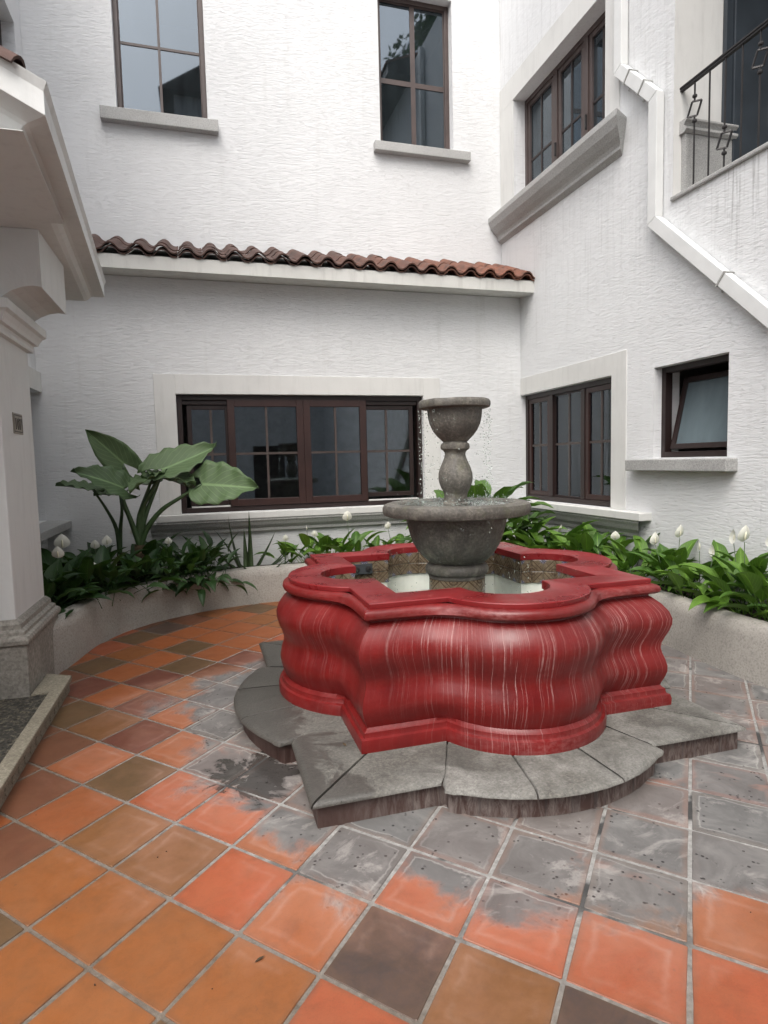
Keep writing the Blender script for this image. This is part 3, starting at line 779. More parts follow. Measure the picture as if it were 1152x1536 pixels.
# small awning window
f = MB(); ring_frame(RW, f, 4.19, 5.08, 1.525, 2.395, .055, -.17, -.09)
w2 = f.build('window', 'wood', rw, bevel=.004); w2['label'] = 'small square window with its sash tilted open'
a_ = radians(13)
TS = Sys((0, 1, 0), (-1, 0, 0), (4.241, 0, 0))
class Tilt(Sys):
    def p(s, u, v, d=0):
        vv = v-1.60; dd = d+.15
        return Vector((4.241+.15+vv*sin(a_)-dd*cos(a_), u, 1.60+vv*cos(a_)+dd*sin(a_)))
TT = Tilt((0, 1, 0), (-1, 0, 0), (0, 0, 0))
sash(TT, w2, 4.25, 4.99, 1.60, 2.30, .05, -.16, -.115, 'wood', 'frost')
room(RW, w2, 4.19, 5.08, 1.525, 2.395, .3, 1.2)
m = MB(); RW.box(m, 4.08, 5.35, 1.40, 1.513, -.10, .12); m.build('window_sill', 'conc', rw, bevel=.01)
# upper casement window
f = MB(); ring_frame(RW, f, 5.86, 7.855, 4.93, 6.37, .06, -.26, -.17)
w3 = f.build('window', 'wood3', rw, bevel=.004); w3['label'] = 'upper casement window above the deep stone sill'
for u in (6.46, 7.10): sub('mullion', 'wood3', w3, lambda m: RW.box(m, u-.045, u+.045, 4.99, 6.31, -.255, -.165), bevel=.004)
sash(RW, w3, 5.925, 6.41, 4.995, 6.305, .055, -.235, -.18, 'wood3', 'glass_up', (6.17,), (5.55,), munmat='wood')
sash(RW, w3, 6.51, 7.05, 4.995, 6.305, .055, -.235, -.18, 'wood3', 'glass_up', (6.78,), (5.55,), munmat='wood')
sash(RW, w3, 7.15, 7.79, 4.995, 6.305, .055, -.235, -.18, 'wood3', 'glass_up', (7.47,), (5.55,), munmat='wood')
for u in (6.43, 7.07): sub('handle', 'iron', w3, lambda m: (RW.box(m, u-.01, u+.01, 5.30, 5.46, -.165, -.14)), bevel=.003)
room(RW, w3, 5.86, 7.855, 4.93, 6.37, .3, 2.0)
curtain(RW, w3, 6.3, 6.75, 4.9, 6.3, -.42, 5)
pr = [(-.12, 4.945), (.205, 4.945), (.205, 4.885), (.195, 4.86), (.17, 4.80), (.12, 4.74), (.075, 4.70), (.06, 4.67), (.06, 4.64), (.0, 4.60), (-.12, 4.60)]
m = MB(); r0 = [RW.p(5.40+(.205-max(d, 0))*.9, v, d) for d, v in pr]; r1 = [RW.p(8.232, v, d) for d, v in pr]; m.loft([r0, r1]); m.build('window_sill', 'greystone', rw, bevel=.004)
# balcony
m = MB()
BE.box(m, 4.545, 7.5, 3.5, 8.0, -.3, .0); m.build('balcony_end_wall', 'trim', rw)
m = MB(); m.box((4.545, .2, 3.5), (7.5, 4.869, 3.83)); m.build('balcony_floor', 'conc', rw)
m = MB(); m.box((7.5, .2, 3.5), (7.7, 4.869, 8.0)); m.build('balcony_back_wall', 'trim', rw)
m = MB(); BE.box(m, 4.775, 6.1, 3.835, 7.2, .004, .05); dr = m.build('balcony_door', 'door', rw, bevel=.004)
for u in (4.85, 5.42): sub('door_panel', 'door', dr, lambda m: BE.box(m, u, u+.48, 3.95, 6.9, .052, .075), bevel=.006)
def hnd(m): BE.box(m, 5.26, 5.30, 4.62, 4.86, .076, .09); m.tube([BE.p(5.28, 4.80, .09), BE.p(5.28, 4.80, .13), BE.p(5.28, 4.66, .13)], .010, 8)
sub('handle', 'steel', dr, hnd)
m = MB(); BE.box(m, 4.243, 4.544, 3.91, 7.39, .001, .008); m.build('reveal_plaster', 'trim', rw)
m = MB(); BE.box(m, 4.325, 4.86, 3.835, 4.45, .009, .06); m.build('stone_dado', 'conc', rw, bevel=.005)
pr = [(.009, 4.45), (.07, 4.45), (.095, 4.47), (.095, 4.49), (.065, 4.51), (.08, 4.535), (.10, 4.548), (.10, 4.565), (.009, 4.565)]
m = MB(); extr(BE, m, pr, 4.30, 4.885); m.build('dado_moulding', 'greystone', rw, bevel=.002)
m = MB(); RW.box(m, .8, 4.868, 3.862, 3.90, -.33, .028); m.build('balcony_coping', 'conc', rw, bevel=.01)

# ---- railing
rl = thing('balcony_railing', 'black wrought iron railing with twisted box ornaments on the balcony edge', 'railing', (4.32, 3, 3.9))
m = MB(); m.box((4.30, .85, 4.845), (4.345, 4.87, 4.862)); m.box((4.306, .85, 4.825), (4.339, 4.87, 4.844)); m.build('handrail', 'iron', rl, bevel=.003)
hts = {0: 4.60, 2: 4.17, 4: 4.62, 6: 4.17, 8: 4.6, 10: 4.2, 12: 4.6}
for k in range(20):
    y = 4.70-k*.168
    m = MB(); m.tube([(4.32, y, 3.90), (4.32, y, 4.826)], .0085, 6)
    b = m.build('baluster', 'iron', rl)
    if k in hts:
        z = hts[k]; m = MB()
        a = radians(-42)
        for s in (-1, 1):
            m.lathe([(.004, -.016), (.019, -.010), (.021, 0), (.019, .010), (.004, .016)], 8, (4.32, y, z+s*.105))
        # open square ring standing on the bar, turned
        q = [(-.055, -.062), (.02, -.062), (.055, .062), (-.02, .062)]
        P3 = [Vector((4.32+x*cos(a), y+x*sin(a), z+h)) for x, h in q]
        for i in range(4): m.tube([P3[i], P3[(i+1) % 4]], .009, 4)
        m.tube([(4.32, y, z-.12), (4.32, y, z-.06)], .009, 6); m.tube([(4.32, y, z+.06), (4.32, y, z+.12)], .009, 6)
        m.build('ornament', 'iron', b)
        # bar is interrupted by the ornament
        me = MB(); me.tube([(4.32, y, 3.90), (4.32, y, z-.07)], .0085, 6); me.tube([(4.32, y, z+.07), (4.32, y, 4.826)], .0085, 6)
        b.data = me.mesh('baluster', 'iron')

# ---- downpipe
dp = thing('downpipe', 'white square downpipe bending across the right wall below the balcony', 'downpipe', (4.2, 5, 3))
path = [(5.545, 9.1), (5.545, 5.395), (5.03, 4.86), (5.03, 3.745), (1.2, .22)]
def pipe_poly(path, w):
    L = []; Rr = []
    P = [Vector(p) for p in path]
    for i, p in enumerate(P):
        d0 = (P[i]-P[i-1]).normalized() if i else (P[1]-P[0]).normalized()
        d1 = (P[i+1]-P[i]).normalized() if i < len(P)-1 else d0
        n0 = Vector((-d0.y, d0.x)); n1 = Vector((-d1.y, d1.x)); n = (n0+n1); n = n/(n.dot(n0)) if n.length > 0 else n0
        L.append(p+n*w/2); Rr.append(p-n*w/2)
    return L, Rr
L, Rr = pipe_poly(path, .115)
for i in range(len(path)-1):
    m = MB(); vs = []
    for (a, b) in ((L[i], Rr[i]), (L[i+1], Rr[i+1])):
        vs.append([RW.p(a.x, a.y, .012), RW.p(b.x, b.y, .012), RW.p(b.x, b.y, .095), RW.p(a.x, a.y, .095)])
    m.loft(vs); m.build('pipe_section', 'pipe', dp, bevel=.006)
def strap(c, d):
    c = Vector(c); d = Vector(d).normalized(); n = Vector((-d.y, d.x)); m = MB()
    U = [(-.060, 0), (-.060, .0965), (.060, .0965), (.060, .006), (.110, .006), (.110, 0), (.112, 0), (.112, .010), (.066, .010), (.066, .102), (-.066, .102), (-.066, 0)]
    m.loft([[RW.p((c+n*a+d*e).x, (c+n*a+d*e).y, dd) for a, dd in U] for e in (-.008, .008)])
    m.build('pipe_bracket', 'steel', dp)
strap((5.40, 5.245), (-.515, -.535)); strap((5.19, 5.03), (-.515, -.535)); strap((4.20, 2.98), (-3.83, -3.525)); strap((3.3, 2.15), (-3.83, -3.525))

# ================================================================= LEFT WING
lg = thing('left_wing', 'white left wing behind the porch pillar with a grey stone window ledge', 'building', (-1.8, 6, 0))
mb = MB(); LW.wall(mb, (2.0, 7.695), (-.1, 3.72), [(5.6, 7.69, .985, 2.40)], .25); weld(mb, 'lower_wall', 'stucco', lg)
LU = Sys((0, 1, 0), (1, 0, 0), (-1.757, 0, 0))
mb = MB(); LU.wall(mb, (3.6, 8.232), (3.73, 9.2), [(6.0, 7.945, 5.0, 6.42)], .25); weld(mb, 'upper_wall', 'stucco', lg)
m = MB(); LW.box(m, 5.4, 7.69, 2.402, 2.62, -.002, .045); m.build('window_surround', 'trim', lg, bevel=.003)
m = MB(); LW.box(m, 5.3, 7.69, .89, .975, -.12, .26); m.build('window_ledge', 'greystone', lg, bevel=.006)
for S, u0, u1, v0, v1 in ((LW, 5.6, 7.69, .985, 2.4), (LU, 6.0, 7.945, 5.0, 6.42)):
    f = MB(); ring_frame(S, f, u0, u1, v0, v1, .06, -.2, -.13); w = f.build('window', 'wood', lg, bevel=.004)
    sash(S, w, u0+.062, u1-.062, v0+.062, v1-.062, .05, -.18, -.14, 'wood', 'glass', ((u0+u1)/2,), ((v0+v1)/2,))
    room(S, w, u0, u1, v0, v1, .25, 1.5)

# ================================================================= PORCH
pg = thing('entrance_porch', 'cream moulded porch gable with clay tiles projecting in at the left edge', 'porch', (-1.5, 4.7, 3))
far = Vector((-.80, 6.21, 3.10)); near = Vector((-.606, 3.14, 3.10))
ex = Vector((near.x-far.x, near.y-far.y, 0)).normalized()
outw = Vector((-ex.y, ex.x, 0))
if outw.x < 0: outw = -outw
rake = Vector((-2.6, 3.14, 3.10+2.0*.52))
prof = [(0, .0), (.012, .0), (.012, .10), (.03, .135), (-.30, .135), (-.30, -.043), (-.155, -.043), (-.125, -.03), (-.10, -.005), (-.078, .0)]
def P_at(base, d, h): return base+d*h[0]+Vector((0, 0, h[1]))
fr_ = Vector((0, -1, 0))
m = MB()
m.loft([[P_at(far, outw, h) for h in prof], [P_at(near, outw+fr_, h) for h in prof], [P_at(rake, fr_, h) for h in prof]])
m.build('cornice', 'porch', pg, bevel=.002)
m = MB()
m.add([Vector((-2.6, 4.30, 3.058)), Vector((-.84, 4.30, 3.058)), Vector((-.96, 6.205, 3.058)), Vector((-2.6, 6.205, 3.058)),
       Vector((-2.6, 4.30, 3.09)), Vector((-.84, 4.30, 3.09)), Vector((-.96, 6.205, 3.09)), Vector((-2.6, 6.205, 3.09))],
      [(0, 1, 2, 3), (4, 7, 6, 5), (0, 4, 5, 1), (1, 5, 6, 2), (2, 6, 7, 3), (3, 7, 4, 0)])
m.build('ceiling', 'porch', pg)
# gable infill and roof deck
m = MB()
fz = lambda x: 3.052+max(0, -.80-x)*.52
gr = []
for (y, k) in ((3.19, 1), (4.30, 0)):
    gr.append([Vector((x, y, 3.052+(fz(x)-3.052)*k)) for x in (-.70-(y-3.19)*.05, -.80-(y-3.19)*.05, -1.6, -2.6)])
m.loft([[p for p in gr[0]]+[p+Vector((0, 0, .004)) for p in gr[0][::-1]], [p for p in gr[1]]+[p+Vector((0, 0, .004)) for p in gr[1][::-1]]]); m.build('sloping_soffit', 'porch', pg)
m = MB(); m.loft([[Vector((-2.6, y, 4.19)), Vector((-.598-(y-3.13)*.063, y, 3.237)), Vector((-.598-(y-3.13)*.063, y, 3.252)), Vector((-2.6, y, 4.22))] for y in (3.13, 6.21)]); m.build('roof_deck', 'roof', pg)
def btile():
    mb = MB(); n = 8; r0, r1, L = .085, .07, .40
    rings = []
    for (r, y) in ((r0, 0), (r1, L)):
        o = [Vector((r*cos(pi*k/n), y, r*.8*sin(pi*k/n))) for k in range(n+1)]
        i = [Vector(((r-.014)*cos(pi*k/n), y, (r-.014)*.8*sin(pi*k/n)-.002)) for k in range(n+1)]
        rings.append(o+i[::-1])
    mb.loft(rings); return mb.mesh('roof_tile', 'roof', smooth=True)
btm = btile(); pa = atan2(.95, 1.94)
for k in range(18):
    yy = 3.17+k*.172
    for c in range(5):
        xx = -.70-(yy-3.13)*.063-c*.33; zz = 3.262+c*.33*.49
        M = Matrix.Translation((xx+1.5, yy-4.7, zz-3+.02)) @ Matrix.Rotation(pa, 4, 'Y') @ Matrix.Rotation(pi/2, 4, 'Z') @ Matrix.Rotation(random.uniform(-.04, .04), 4, 'Z')
        inst(btm, 'roof_tile', pg, M)
# beam with coved bracket end over the pillar
xs = [-.927, -.93, -.98, -1.04, -1.10, -1.15, -1.19]; zs = [2.70, 2.705, 2.71, 2.700, 2.675, 2.64, 2.603]
poly = [(-2.6, 2.603), (-2.6, 3.056), (-.927, 3.056)]+list(zip(xs, zs))
m = MB(); m.loft([[Vector((x, y, z)) for x, z in poly] for y in (4.44, 5.18)]); m.build('beam', 'porch', pg)

pil = thing('porch_pillar', 'square cream pillar with moulded capital and grey stone base at left', 'pillar', (-1.5, 4.8, 0))
m = MB(); m.box((-1.97, 4.44, .50), (-1.21, 5.20, 2.44)); m.build('shaft', 'porch', pil, bevel=.01)
def sqring(h, z, x0=-1.97, x1=-1.21, y0=4.44, y1=5.20): return [Vector((x0-h, y0-h, z)), Vector((x1+h, y0-h, z)), Vector((x1+h, y1+h, z)), Vector((x0-h, y1+h, z))]
m = MB(); m.loft([sqring(h, z) for h, z in ((.005, 2.415), (.03, 2.42), (.034, 2.436), (.03, 2.452), (.035, 2.47), (.06, 2.475), (.07, 2.50), (.088, 2.53), (.11, 2.545), (.11, 2.602))]); m.build('capital', 'porch', pil)
m = MB(); m.loft([sqring(h, z) for h, z in ((.075, .43), (.085, .44), (.088, .465), (.08, .485), (.06, .495), (.058, .515), (.035, .53), (.033, .56), (.012, .585), (.002, .59))]); m.build('base_moulding', 'plinth', pil)
m = MB(); m.box((-2.04, 4.37, 0), (-1.14, 5.27, .43)); m.build('plinth', 'plinth', pil, bevel=.008)

hn = thing('house_number', 'small beige number plate reading 107 on the pillar', 'number plate', (-1.205, 4.76, 1.87))
m = MB(); m.box((-1.2095, 4.69, 1.80), (-1.203, 4.905, 1.94)); m.build('plate', 'plate', hn, bevel=.002)
m = MB(); m.box((-1.2035, 4.70, 1.811), (-1.2015, 4.895, 1.818)); m.box((-1.2035, 4.70, 1.922), (-1.2015, 4.895, 1.929)); m.box((-1.2035, 4.70, 1.818), (-1.2015, 4.706, 1.922)); m.box((-1.2035, 4.889, 1.818), (-1.2015, 4.895, 1.922)); m.build('border', 'ink', hn)
for k, ch in enumerate('107'):
    cu = bpy.data.curves.new('digit', 'FONT'); cu.body = ch; cu.size = .105; cu.extrude = .0015; cu.align_x = 'CENTER'; cu.offset = .0025
    tmp = bpy.data.objects.new('t', cu); COL.objects.link(tmp)
    bpy.context.view_layer.update()
    me = bpy.data.meshes.new_from_object(tmp.evaluated_get(bpy.context.evaluated_depsgraph_get())); bpy.data.objects.remove(tmp)
    me.materials.clear(); me.materials.append(MAT['ink'])
    o = bpy.data.objects.new('digit', me); COL.objects.link(o); o.parent = hn
    o.matrix_local = Matrix.Translation((.0035, -.022+k*.056, -.038)) @ Matrix(((0, 0, 1, 0), (1, 0, 0, 0), (0, 1, 0, 0), (0, 0, 0, 1)))

# entrance step with kerb
kb = thing('porch_kerb', 'low speckled stone kerb edging the dark porch landing at left', 'kerb', (-1, 3.9, 0))
kp = [(-.955, 4.69), (-.955, 1.2), (-1.035, 1.2), (-1.035, 4.372), (-1.138, 4.372), (-1.138, 4.80)]
m = MB(); m.loft([[Vector((x, y, z)) for x, y in kp] for z in (.070, .105)]); m.build('kerb_top', 'kerb', kb, bevel=.006)
m = MB(); m.box((-1.036, 1.2, 0), (-.968, 4.665, .069)); m.build('kerb_face', 'kerb', kb)
for k in range(22):   # carved scroll relief on the face
    y = 2.2+k*.112; m = MB()
    m.lathe([(.0, 0), (.024, 0), (.024, .004), (.012, .006)], 8, (0, 0, 0)); me = m.mesh('scroll', 'kerb')
    inst(me, 'scroll', kb, Matrix.Translation((-.968+1, y-3.9, .036)) @ Matrix.Rotation(pi/2, 4, 'Y'))
m = MB(); m.box((-4, 1.2, 0), (-1.036, 4.371, .092)); o = m.build('porch_floor', 'granite'); o['kind'] = 'structure'
# pebbles set in the landing
pm = []
for k in range(4):
    m = MB(); m.lathe([(.001, .011), (.012, .009), (.017, .002), (.014, -.004)], 7); pm.append(m)
big = MB()
rp = random.Random(5)
for k in range(1500):
    x = rp.uniform(-1.9, -1.045); y = rp.uniform(2.3, 4.36); s = rp.uniform(.5, 1.15); a = rp.uniform(0, 6.3)
    if x < -.2726*y-.35: continue
    ca, sa = cos(a), sin(a); ky = rp.uniform(.6, 1)
    big.add([(x+(v[0]*ca-v[1]*ky*sa)*s, y+(v[0]*sa+v[1]*ky*ca)*s, .092+v[2]*s*.6) for v in pm[0].v], pm[0].f)
o = big.build('pebbles', 'granite', smooth=True); tag(o, 'dark mixed pebbles set into the porch landing', 'pebbles', kind='stuff')

# ================================================================= PLANTER
pw = thing('planter_wall', 'low curved beige plastered planter wall sweeping round behind the fountain', 'planter wall', (1.3, 6, 0))
def offs(P, d):
    o = []
    for i, p in enumerate(P):
        t = (P[min(i+1, len(P)-1)]-P[max(i-1, 0)]).normalized(); n = Vector((-t.y, t.x)); o.append(p+n*d)
    return o
rings = []
for d, z in ((-.012, -.02), (-.008, .30), (.0, .365), (.022, .392), (.06, .402), (.12, .402), (.145, .39), (.15, .30), (.15, -.02)):
    rings.append([Vector((p.x, p.y, z)) for p in offs(PL, d)])
m = MB(); m.loft([[r[i] for r in rings] for i in range(len(PL))]); m.build('wall', 'planter', pw, smooth=True)
m = MB(); so_ = offs(PL, .1); soil = [Vector((p.x, p.y, .31)) for p in so_]+[Vector((4.24, .5, .31)), Vector((4.24, 7.69, .31)), Vector((-1.71, 7.69, .31)), Vector((-1.71, 5.28, .31)), Vector((-1.2, 5.28, .31))]
m.add(soil+[v-Vector((0, 0, .3)) for v in soil], [tuple(range(len(soil)))]+[(i, (i+1) % len(soil), len(soil)+(i+1) % len(soil), len(soil)+i) for i in range(len(soil))])
o = m.build('planting_soil', 'soil'); o['kind'] = 'structure'

# ================================================================= FOUNTAIN
FC = (1.59, 3.80)
def outline(hx, hy, jf, ef, js, es, o=0, n=20, c=FC):
    """square with a lobe on each side; returns closed list of (x, y), same count for any offset"""
    def lobe(j, e):
        r = (j*j+e*e)/(2*e); return r, r-e     # radius, centre distance inside the side
    P = []
    rf, cf = lobe(jf, ef); rs, cs = lobe(js, es)
    sides = [(0, -1, hx, hy, rf, cf), (1, 0, hy, hx, rs, cs), (0, 1, hx, hy, rf, cf), (-1, 0, hy, hx, rs, cs)]
    for k, (nx, ny, ha, hn_, r, ci) in enumerate(sides):
        tx, ty = -ny, nx
        R_ = max(r+o, .02); dist = ci+o
        half = sqrt(max(R_*R_-dist*dist, 1e-5)); a0 = atan2(half, dist)
        def pt(t, nn): return (c[0]+tx*t+nx*nn, c[1]+ty*t+ny*nn)
        H = hn_+o; ce = hn_-ci
        c0 = -(ha+o)
        for q in range(7): P.append(pt(c0+(-half-c0)*q/7, H))
        for q in range(n+1):
            a = -a0+2*a0*q/n; P.append(pt(R_*sin(a), ce+R_*cos(a)))
        for q in range(1, 7): P.append(pt(half+(ha+o-half)*q/7, H))
    return P
BASE = lambda o: outline(.911, .975, .467, .30, .50, .28, o)
INNER = lambda o=0: outline(.625, .69, .25, .27, .24, .28, o)
fo = thing('fountain', 'red lobed basin fountain with tiered grey stone bowls on a stone step', 'fountain', (1.59, 3.8, 0))
def soften(P, amt, n=20, seg=7):
    P = [Vector(p) for p in P]; N = len(P); per = 2*seg+n+1-1
    if amt <= 0: return [tuple(p) for p in P]
    hot = []
    for sd_ in range(4):
        b = sd_*(seg+n+1+seg-1)
        for j in (b+seg, b+seg+n): hot += [(j+q) % N for q in range(-3, 4)]
    hot = set(hot)
    for it in range(int(5*amt)+1):
        Q = list(P)
        for i in hot: Q[i] = P[i]*.4+(P[i-1]+P[(i+1) % N])*.3
        P = Q
    return [tuple(p) for p in P]
prof = [(-.03, .10), (0, .128), (.002, .168), (-.004, .190), (-.018, .196), (-.021, .204), (-.022, .220), (-.034, .228), (-.042, .238),
        (-.034, .262), (-.023, .292), (-.016, .322), (-.015, .352), (-.023, .39), (-.035, .425), (-.041, .455), (-.038, .485), (-.026, .52), (-.010, .56),
        (-.001, .595), (.001, .63), (-.012, .67), (-.040, .71), (-.070, .738), (-.088, .752), (-.090, .762), (-.062, .766),
        (-.047, .778), (-.043, .792), (-.047, .808), (-.058, .818), (-.075, .822), (-.086, .823)]
m = MB(); rings = [soften(BASE(o), min(1, max(0, (z-.23)/.12))*(1 if z < .78 else .5)) for o, z in prof]; n = len(rings[0])
ref = rings[12]; arc = [0]
for i in range(n): a, b = ref[i], ref[(i+1) % n]; arc.append(arc[-1]+math.hypot(a[0]-b[0], a[1]-b[1]))
vs = [(x, y, prof[i][1]) for i, r in enumerate(rings) for x, y in r]; fs = []; uvs = []
for i in range(len(rings)-1):
    for k in range(n):
        fs.append((i*n+k, i*n+(k+1) % n, (i+1)*n+(k+1) % n, (i+1)*n+k))
        uvs.append([(arc[k], prof[i][1]), (arc[k+1], prof[i][1]), (arc[k+1], prof[i+1][1]), (arc[k], prof[i+1][1])])
m.add(vs, fs, uvs); m.build('basin_wall', 'red', fo, smooth=True)
# ledge ring
m = MB(); lp = [(BASE(-.10), .815), (BASE(-.082), .824), (BASE(-.080), .846), (BASE(-.084), .850), (INNER(.006), .850), (INNER(0), .846), (INNER(0), .800), (INNER(.03), .798)]
m.loft([[Vector((x, y, z)) for x, y in r] for r, z in lp], True, False, False); m.build('basin_ledge', 'redtop', fo, smooth=True)
# inner wall: white plaster with talavera tiles above
IW = INNER(.014); m = MB(); m.loft([[Vector((x, y, z)) for x, y in IW] for z in (.799, .25)], True, False, True); m.build('basin_inner_wall', 'poolwhite', fo)
# tiles along the inner outline, two rows
pts = [Vector(p) for p in INNER(.010)]; n = len(pts)
def arcwalk(pts):
    segs = []
    corner = []
    for i in range(len(pts)):
        a = pts[i-1]; b = pts[i]; c = pts[(i+1) % len(pts)]
        d0 = (b-a).normalized(); d1 = (c-b).normalized()
        corner.append(d0.dot(d1) < .80)
    idx = [i for i, q in enumerate(corner) if q]
    for a, b in zip(idx, idx[1:]+[idx[0]+len(pts)]):
        segs.append([pts[k % len(pts)] for k in range(a, b+1)])
    return segs
tl = .088
tcache = {}
def talav(w, fu, fv):
    key = (round(w, 3), fu, fv)
    if key not in tcache:
        mb = MB(); h = tl-.003; t = .007; x = w/2-.0012; y = h/2; bv = .003
        vs = [(-x, 0, -y), (x, 0, -y), (x, 0, y), (-x, 0, y), (-x, -t+.002, -y), (x, -t+.002, -y), (x, -t+.002, y), (-x, -t+.002, y), (-x+bv, -t, -y+bv), (x-bv, -t, -y+bv), (x-bv, -t, y-bv), (-x+bv, -t, y-bv)]
        fs = [(8, 9, 10, 11)]+[(4+i, 4+(i+1) % 4, 8+(i+1) % 4, 8+i) for i in range(4)]+[(i, (i+1) % 4, 4+(i+1) % 4, 4+i) for i in range(4)]
        U = lambda v: ((v[0]/w+.5) if fu else (.5-v[0]/w), (v[2]/tl+.5) if fv else (.5-v[2]/tl))
        mb.add(vs, fs, [[U(vs[i]) for i in f] for f in fs]); tcache[key] = mb.mesh('talavera_tile', 'talavera')
    return tcache[key]
for sgi, sg in enumerate(arcwalk(pts)):
    Ls = [0]
    for a, b in zip(sg, sg[1:]): Ls.append(Ls[-1]+(b-a).length)
    tot = Ls[-1]
    if tot < .03: continue
    cnt = max(1, round(tot/tl)); w = tot/cnt
    def at(s):
        for i in range(len(Ls)-1):
            if s <= Ls[i+1]+1e-9: return sg[i].lerp(sg[i+1], (s-Ls[i])/max(Ls[i+1]-Ls[i], 1e-9))
        return sg[-1]
    for q in range(cnt):
        a, b = at(q*w), at((q+1)*w); c = (a+b)/2; d = (b-a).normalized(); ww = round((b-a).length, 3)
        for row in range(2):
            me = talav(ww, (q+sgi) % 2 == 0, row == 0)
            nrm = Vector((-d.y, d.x))   # inwards (outline runs counter-clockwise)
            X = Vector((-d.x, -d.y, 0)); Y = Vector((-nrm.x, -nrm.y, 0)); Z = Vector((0, 0, 1))
            M = Matrix((X, Y, Z)).transposed().to_4x4(); M.translation = Vector((c.x-1.59, c.y-3.8, .799-tl*(row+.5)))
            inst(me, 'talavera_tile', fo, M)
# little underwater lamp on the back wall
m = MB(); m.box((1.04, 4.468, .705), (1.20, 4.486, .785)); lm = m.build('basin_lamp', 'lamp', fo, bevel=.006)
m = MB(); m.lathe([(.0, 0), (.022, 0), (.022, .008), (.0, .012)], 12)
for x in (1.075, 1.165):
    me = m.mesh('lamp_lens', 'steel'); me.materials[0] = MAT['iron']; o = bpy.data.objects.new('lamp_lens', me); COL.objects.link(o); o.parent = lm
    o.matrix_local = Matrix.Translation((x, 4.468, .745)) @ Matrix.Rotation(pi/2, 4, 'X')
# pool water
m = MB(); iw = INNER(.012)
m.loft([[Vector((x, y, z)) for x, y in iw] for z in (.252, .44)]); m.build('pool_water', 'water', fo)

# column
CC = (1.61, 3.81, 0)
m = MB(); m.lathe([(.178, .26), (.178, .775)], 40, CC, False, False); m.build('pedestal_core', 'bowl', fo)
for k in range(12):
    a = 2*pi*(k+.5)/12
    for row, zc in enumerate((.7245, .6375, .5505)):
        mb = MB(); h = .087; t = .188; dd = pi/12*.985; nn = 4; vs = []; fs = []; uvs = []
        for i in range(nn+1):
            an = a-dd+2*dd*i/nn
            for rr in (.178, t):
                for s in (-1, 1): vs.append((CC[0]+rr*cos(an)-1.59, CC[1]+rr*sin(an)-3.8, zc+s*h/2*.975))
        for i in range(nn):
            o_ = i*4; u0 = i/nn; u1 = (i+1)/nn
            if k % 2: u0, u1 = 1-u0, 1-u1
            v0, v1 = (0, 1) if row % 2 else (1, 0)
            fs.append((o_+2, o_+6, o_+7, o_+3)); uvs.append([(u0, v0), (u1, v0), (u1, v1), (u0, v1)])
            fs.append((o_+3, o_+7, o_+5, o_+1)); uvs.append([(0, 0)]*4)
            fs.append((o_, o_+4, o_+6, o_+2)); uvs.append([(0, 0)]*4)
        mb.add(vs, fs, uvs); me = mb.mesh('talavera_tile', 'talavera')
        inst(me, 'talavera_tile', fo, Matrix.Identity(4))
def lathe_part(name, prof, n=56, wob=0, seed=0, parent=fo, mat='bowl'):
    mb = MB(); mb.lathe(prof, n, (0, 0, 0))
    if wob:
        mb.v = [(x*(1+wob*noise.noise(Vector((x*6+seed, y*6, z*9)))), y*(1+wob*noise.noise(Vector((x*6+seed, y*6, z*9)))), z+wob*.25*noise.noise(Vector((x*9, y*9+seed, 3)))) for x, y, z in mb.v]
    mb.v = [(x+CC[0], y+CC[1], z) for x, y, z in mb.v]
    return mb.build(name, mat, parent, smooth=True)
lathe_part('pedestal_collar', [(.178, .768), (.188, .769), (.190, .782), (.187, .788), (.197, .794), (.208, .806), (.212, .824), (.209, .842), (.199, .856), (.186, .862), (.175, .864), (.172, .872)], 48, .01)
lathe_part('lower_bowl', [(.06, .866), (.172, .868), (.190, .878), (.222, .905), (.255, .945), (.285, .995), (.308, 1.05), (.324, 1.105), (.334, 1.155), (.340, 1.175), (.36, 1.182), (.455, 1.186), (.478, 1.192),
                          (.488, 1.212), (.490, 1.24), (.482, 1.262), (.462, 1.272), (.400, 1.272), (.372, 1.262), (.355, 1.235), (.30, 1.20), (.1, 1.18)], 72, .016, 3)
lathe_part('stem', [(.10, 1.19), (.10, 1.262), (.078, 1.272), (.076, 1.315), (.080, 1.335), (.094, 1.36), (.108, 1.395), (.114, 1.43), (.112, 1.465), (.101, 1.50), (.086, 1.535), (.073, 1.565), (.068, 1.588), (.070, 1.602), (.080, 1.615),
                    (.092, 1.622), (.097, 1.638), (.094, 1.655), (.083, 1.665), (.074, 1.672)], 40, .02, 9)
lathe_part('upper_bowl', [(.03, 1.668), (.078, 1.67), (.095, 1.685), (.125, 1.715), (.150, 1.75), (.168, 1.79), (.177, 1.83), (.180, 1.865), (.182, 1.885), (.19, 1.889), (.222, 1.890), (.232, 1.894), (.237, 1.910), (.236, 1.930), (.228, 1.942), (.195, 1.945), (.172, 1.937), (.15, 1.91), (.05, 1.90)], 56, .018, 21)
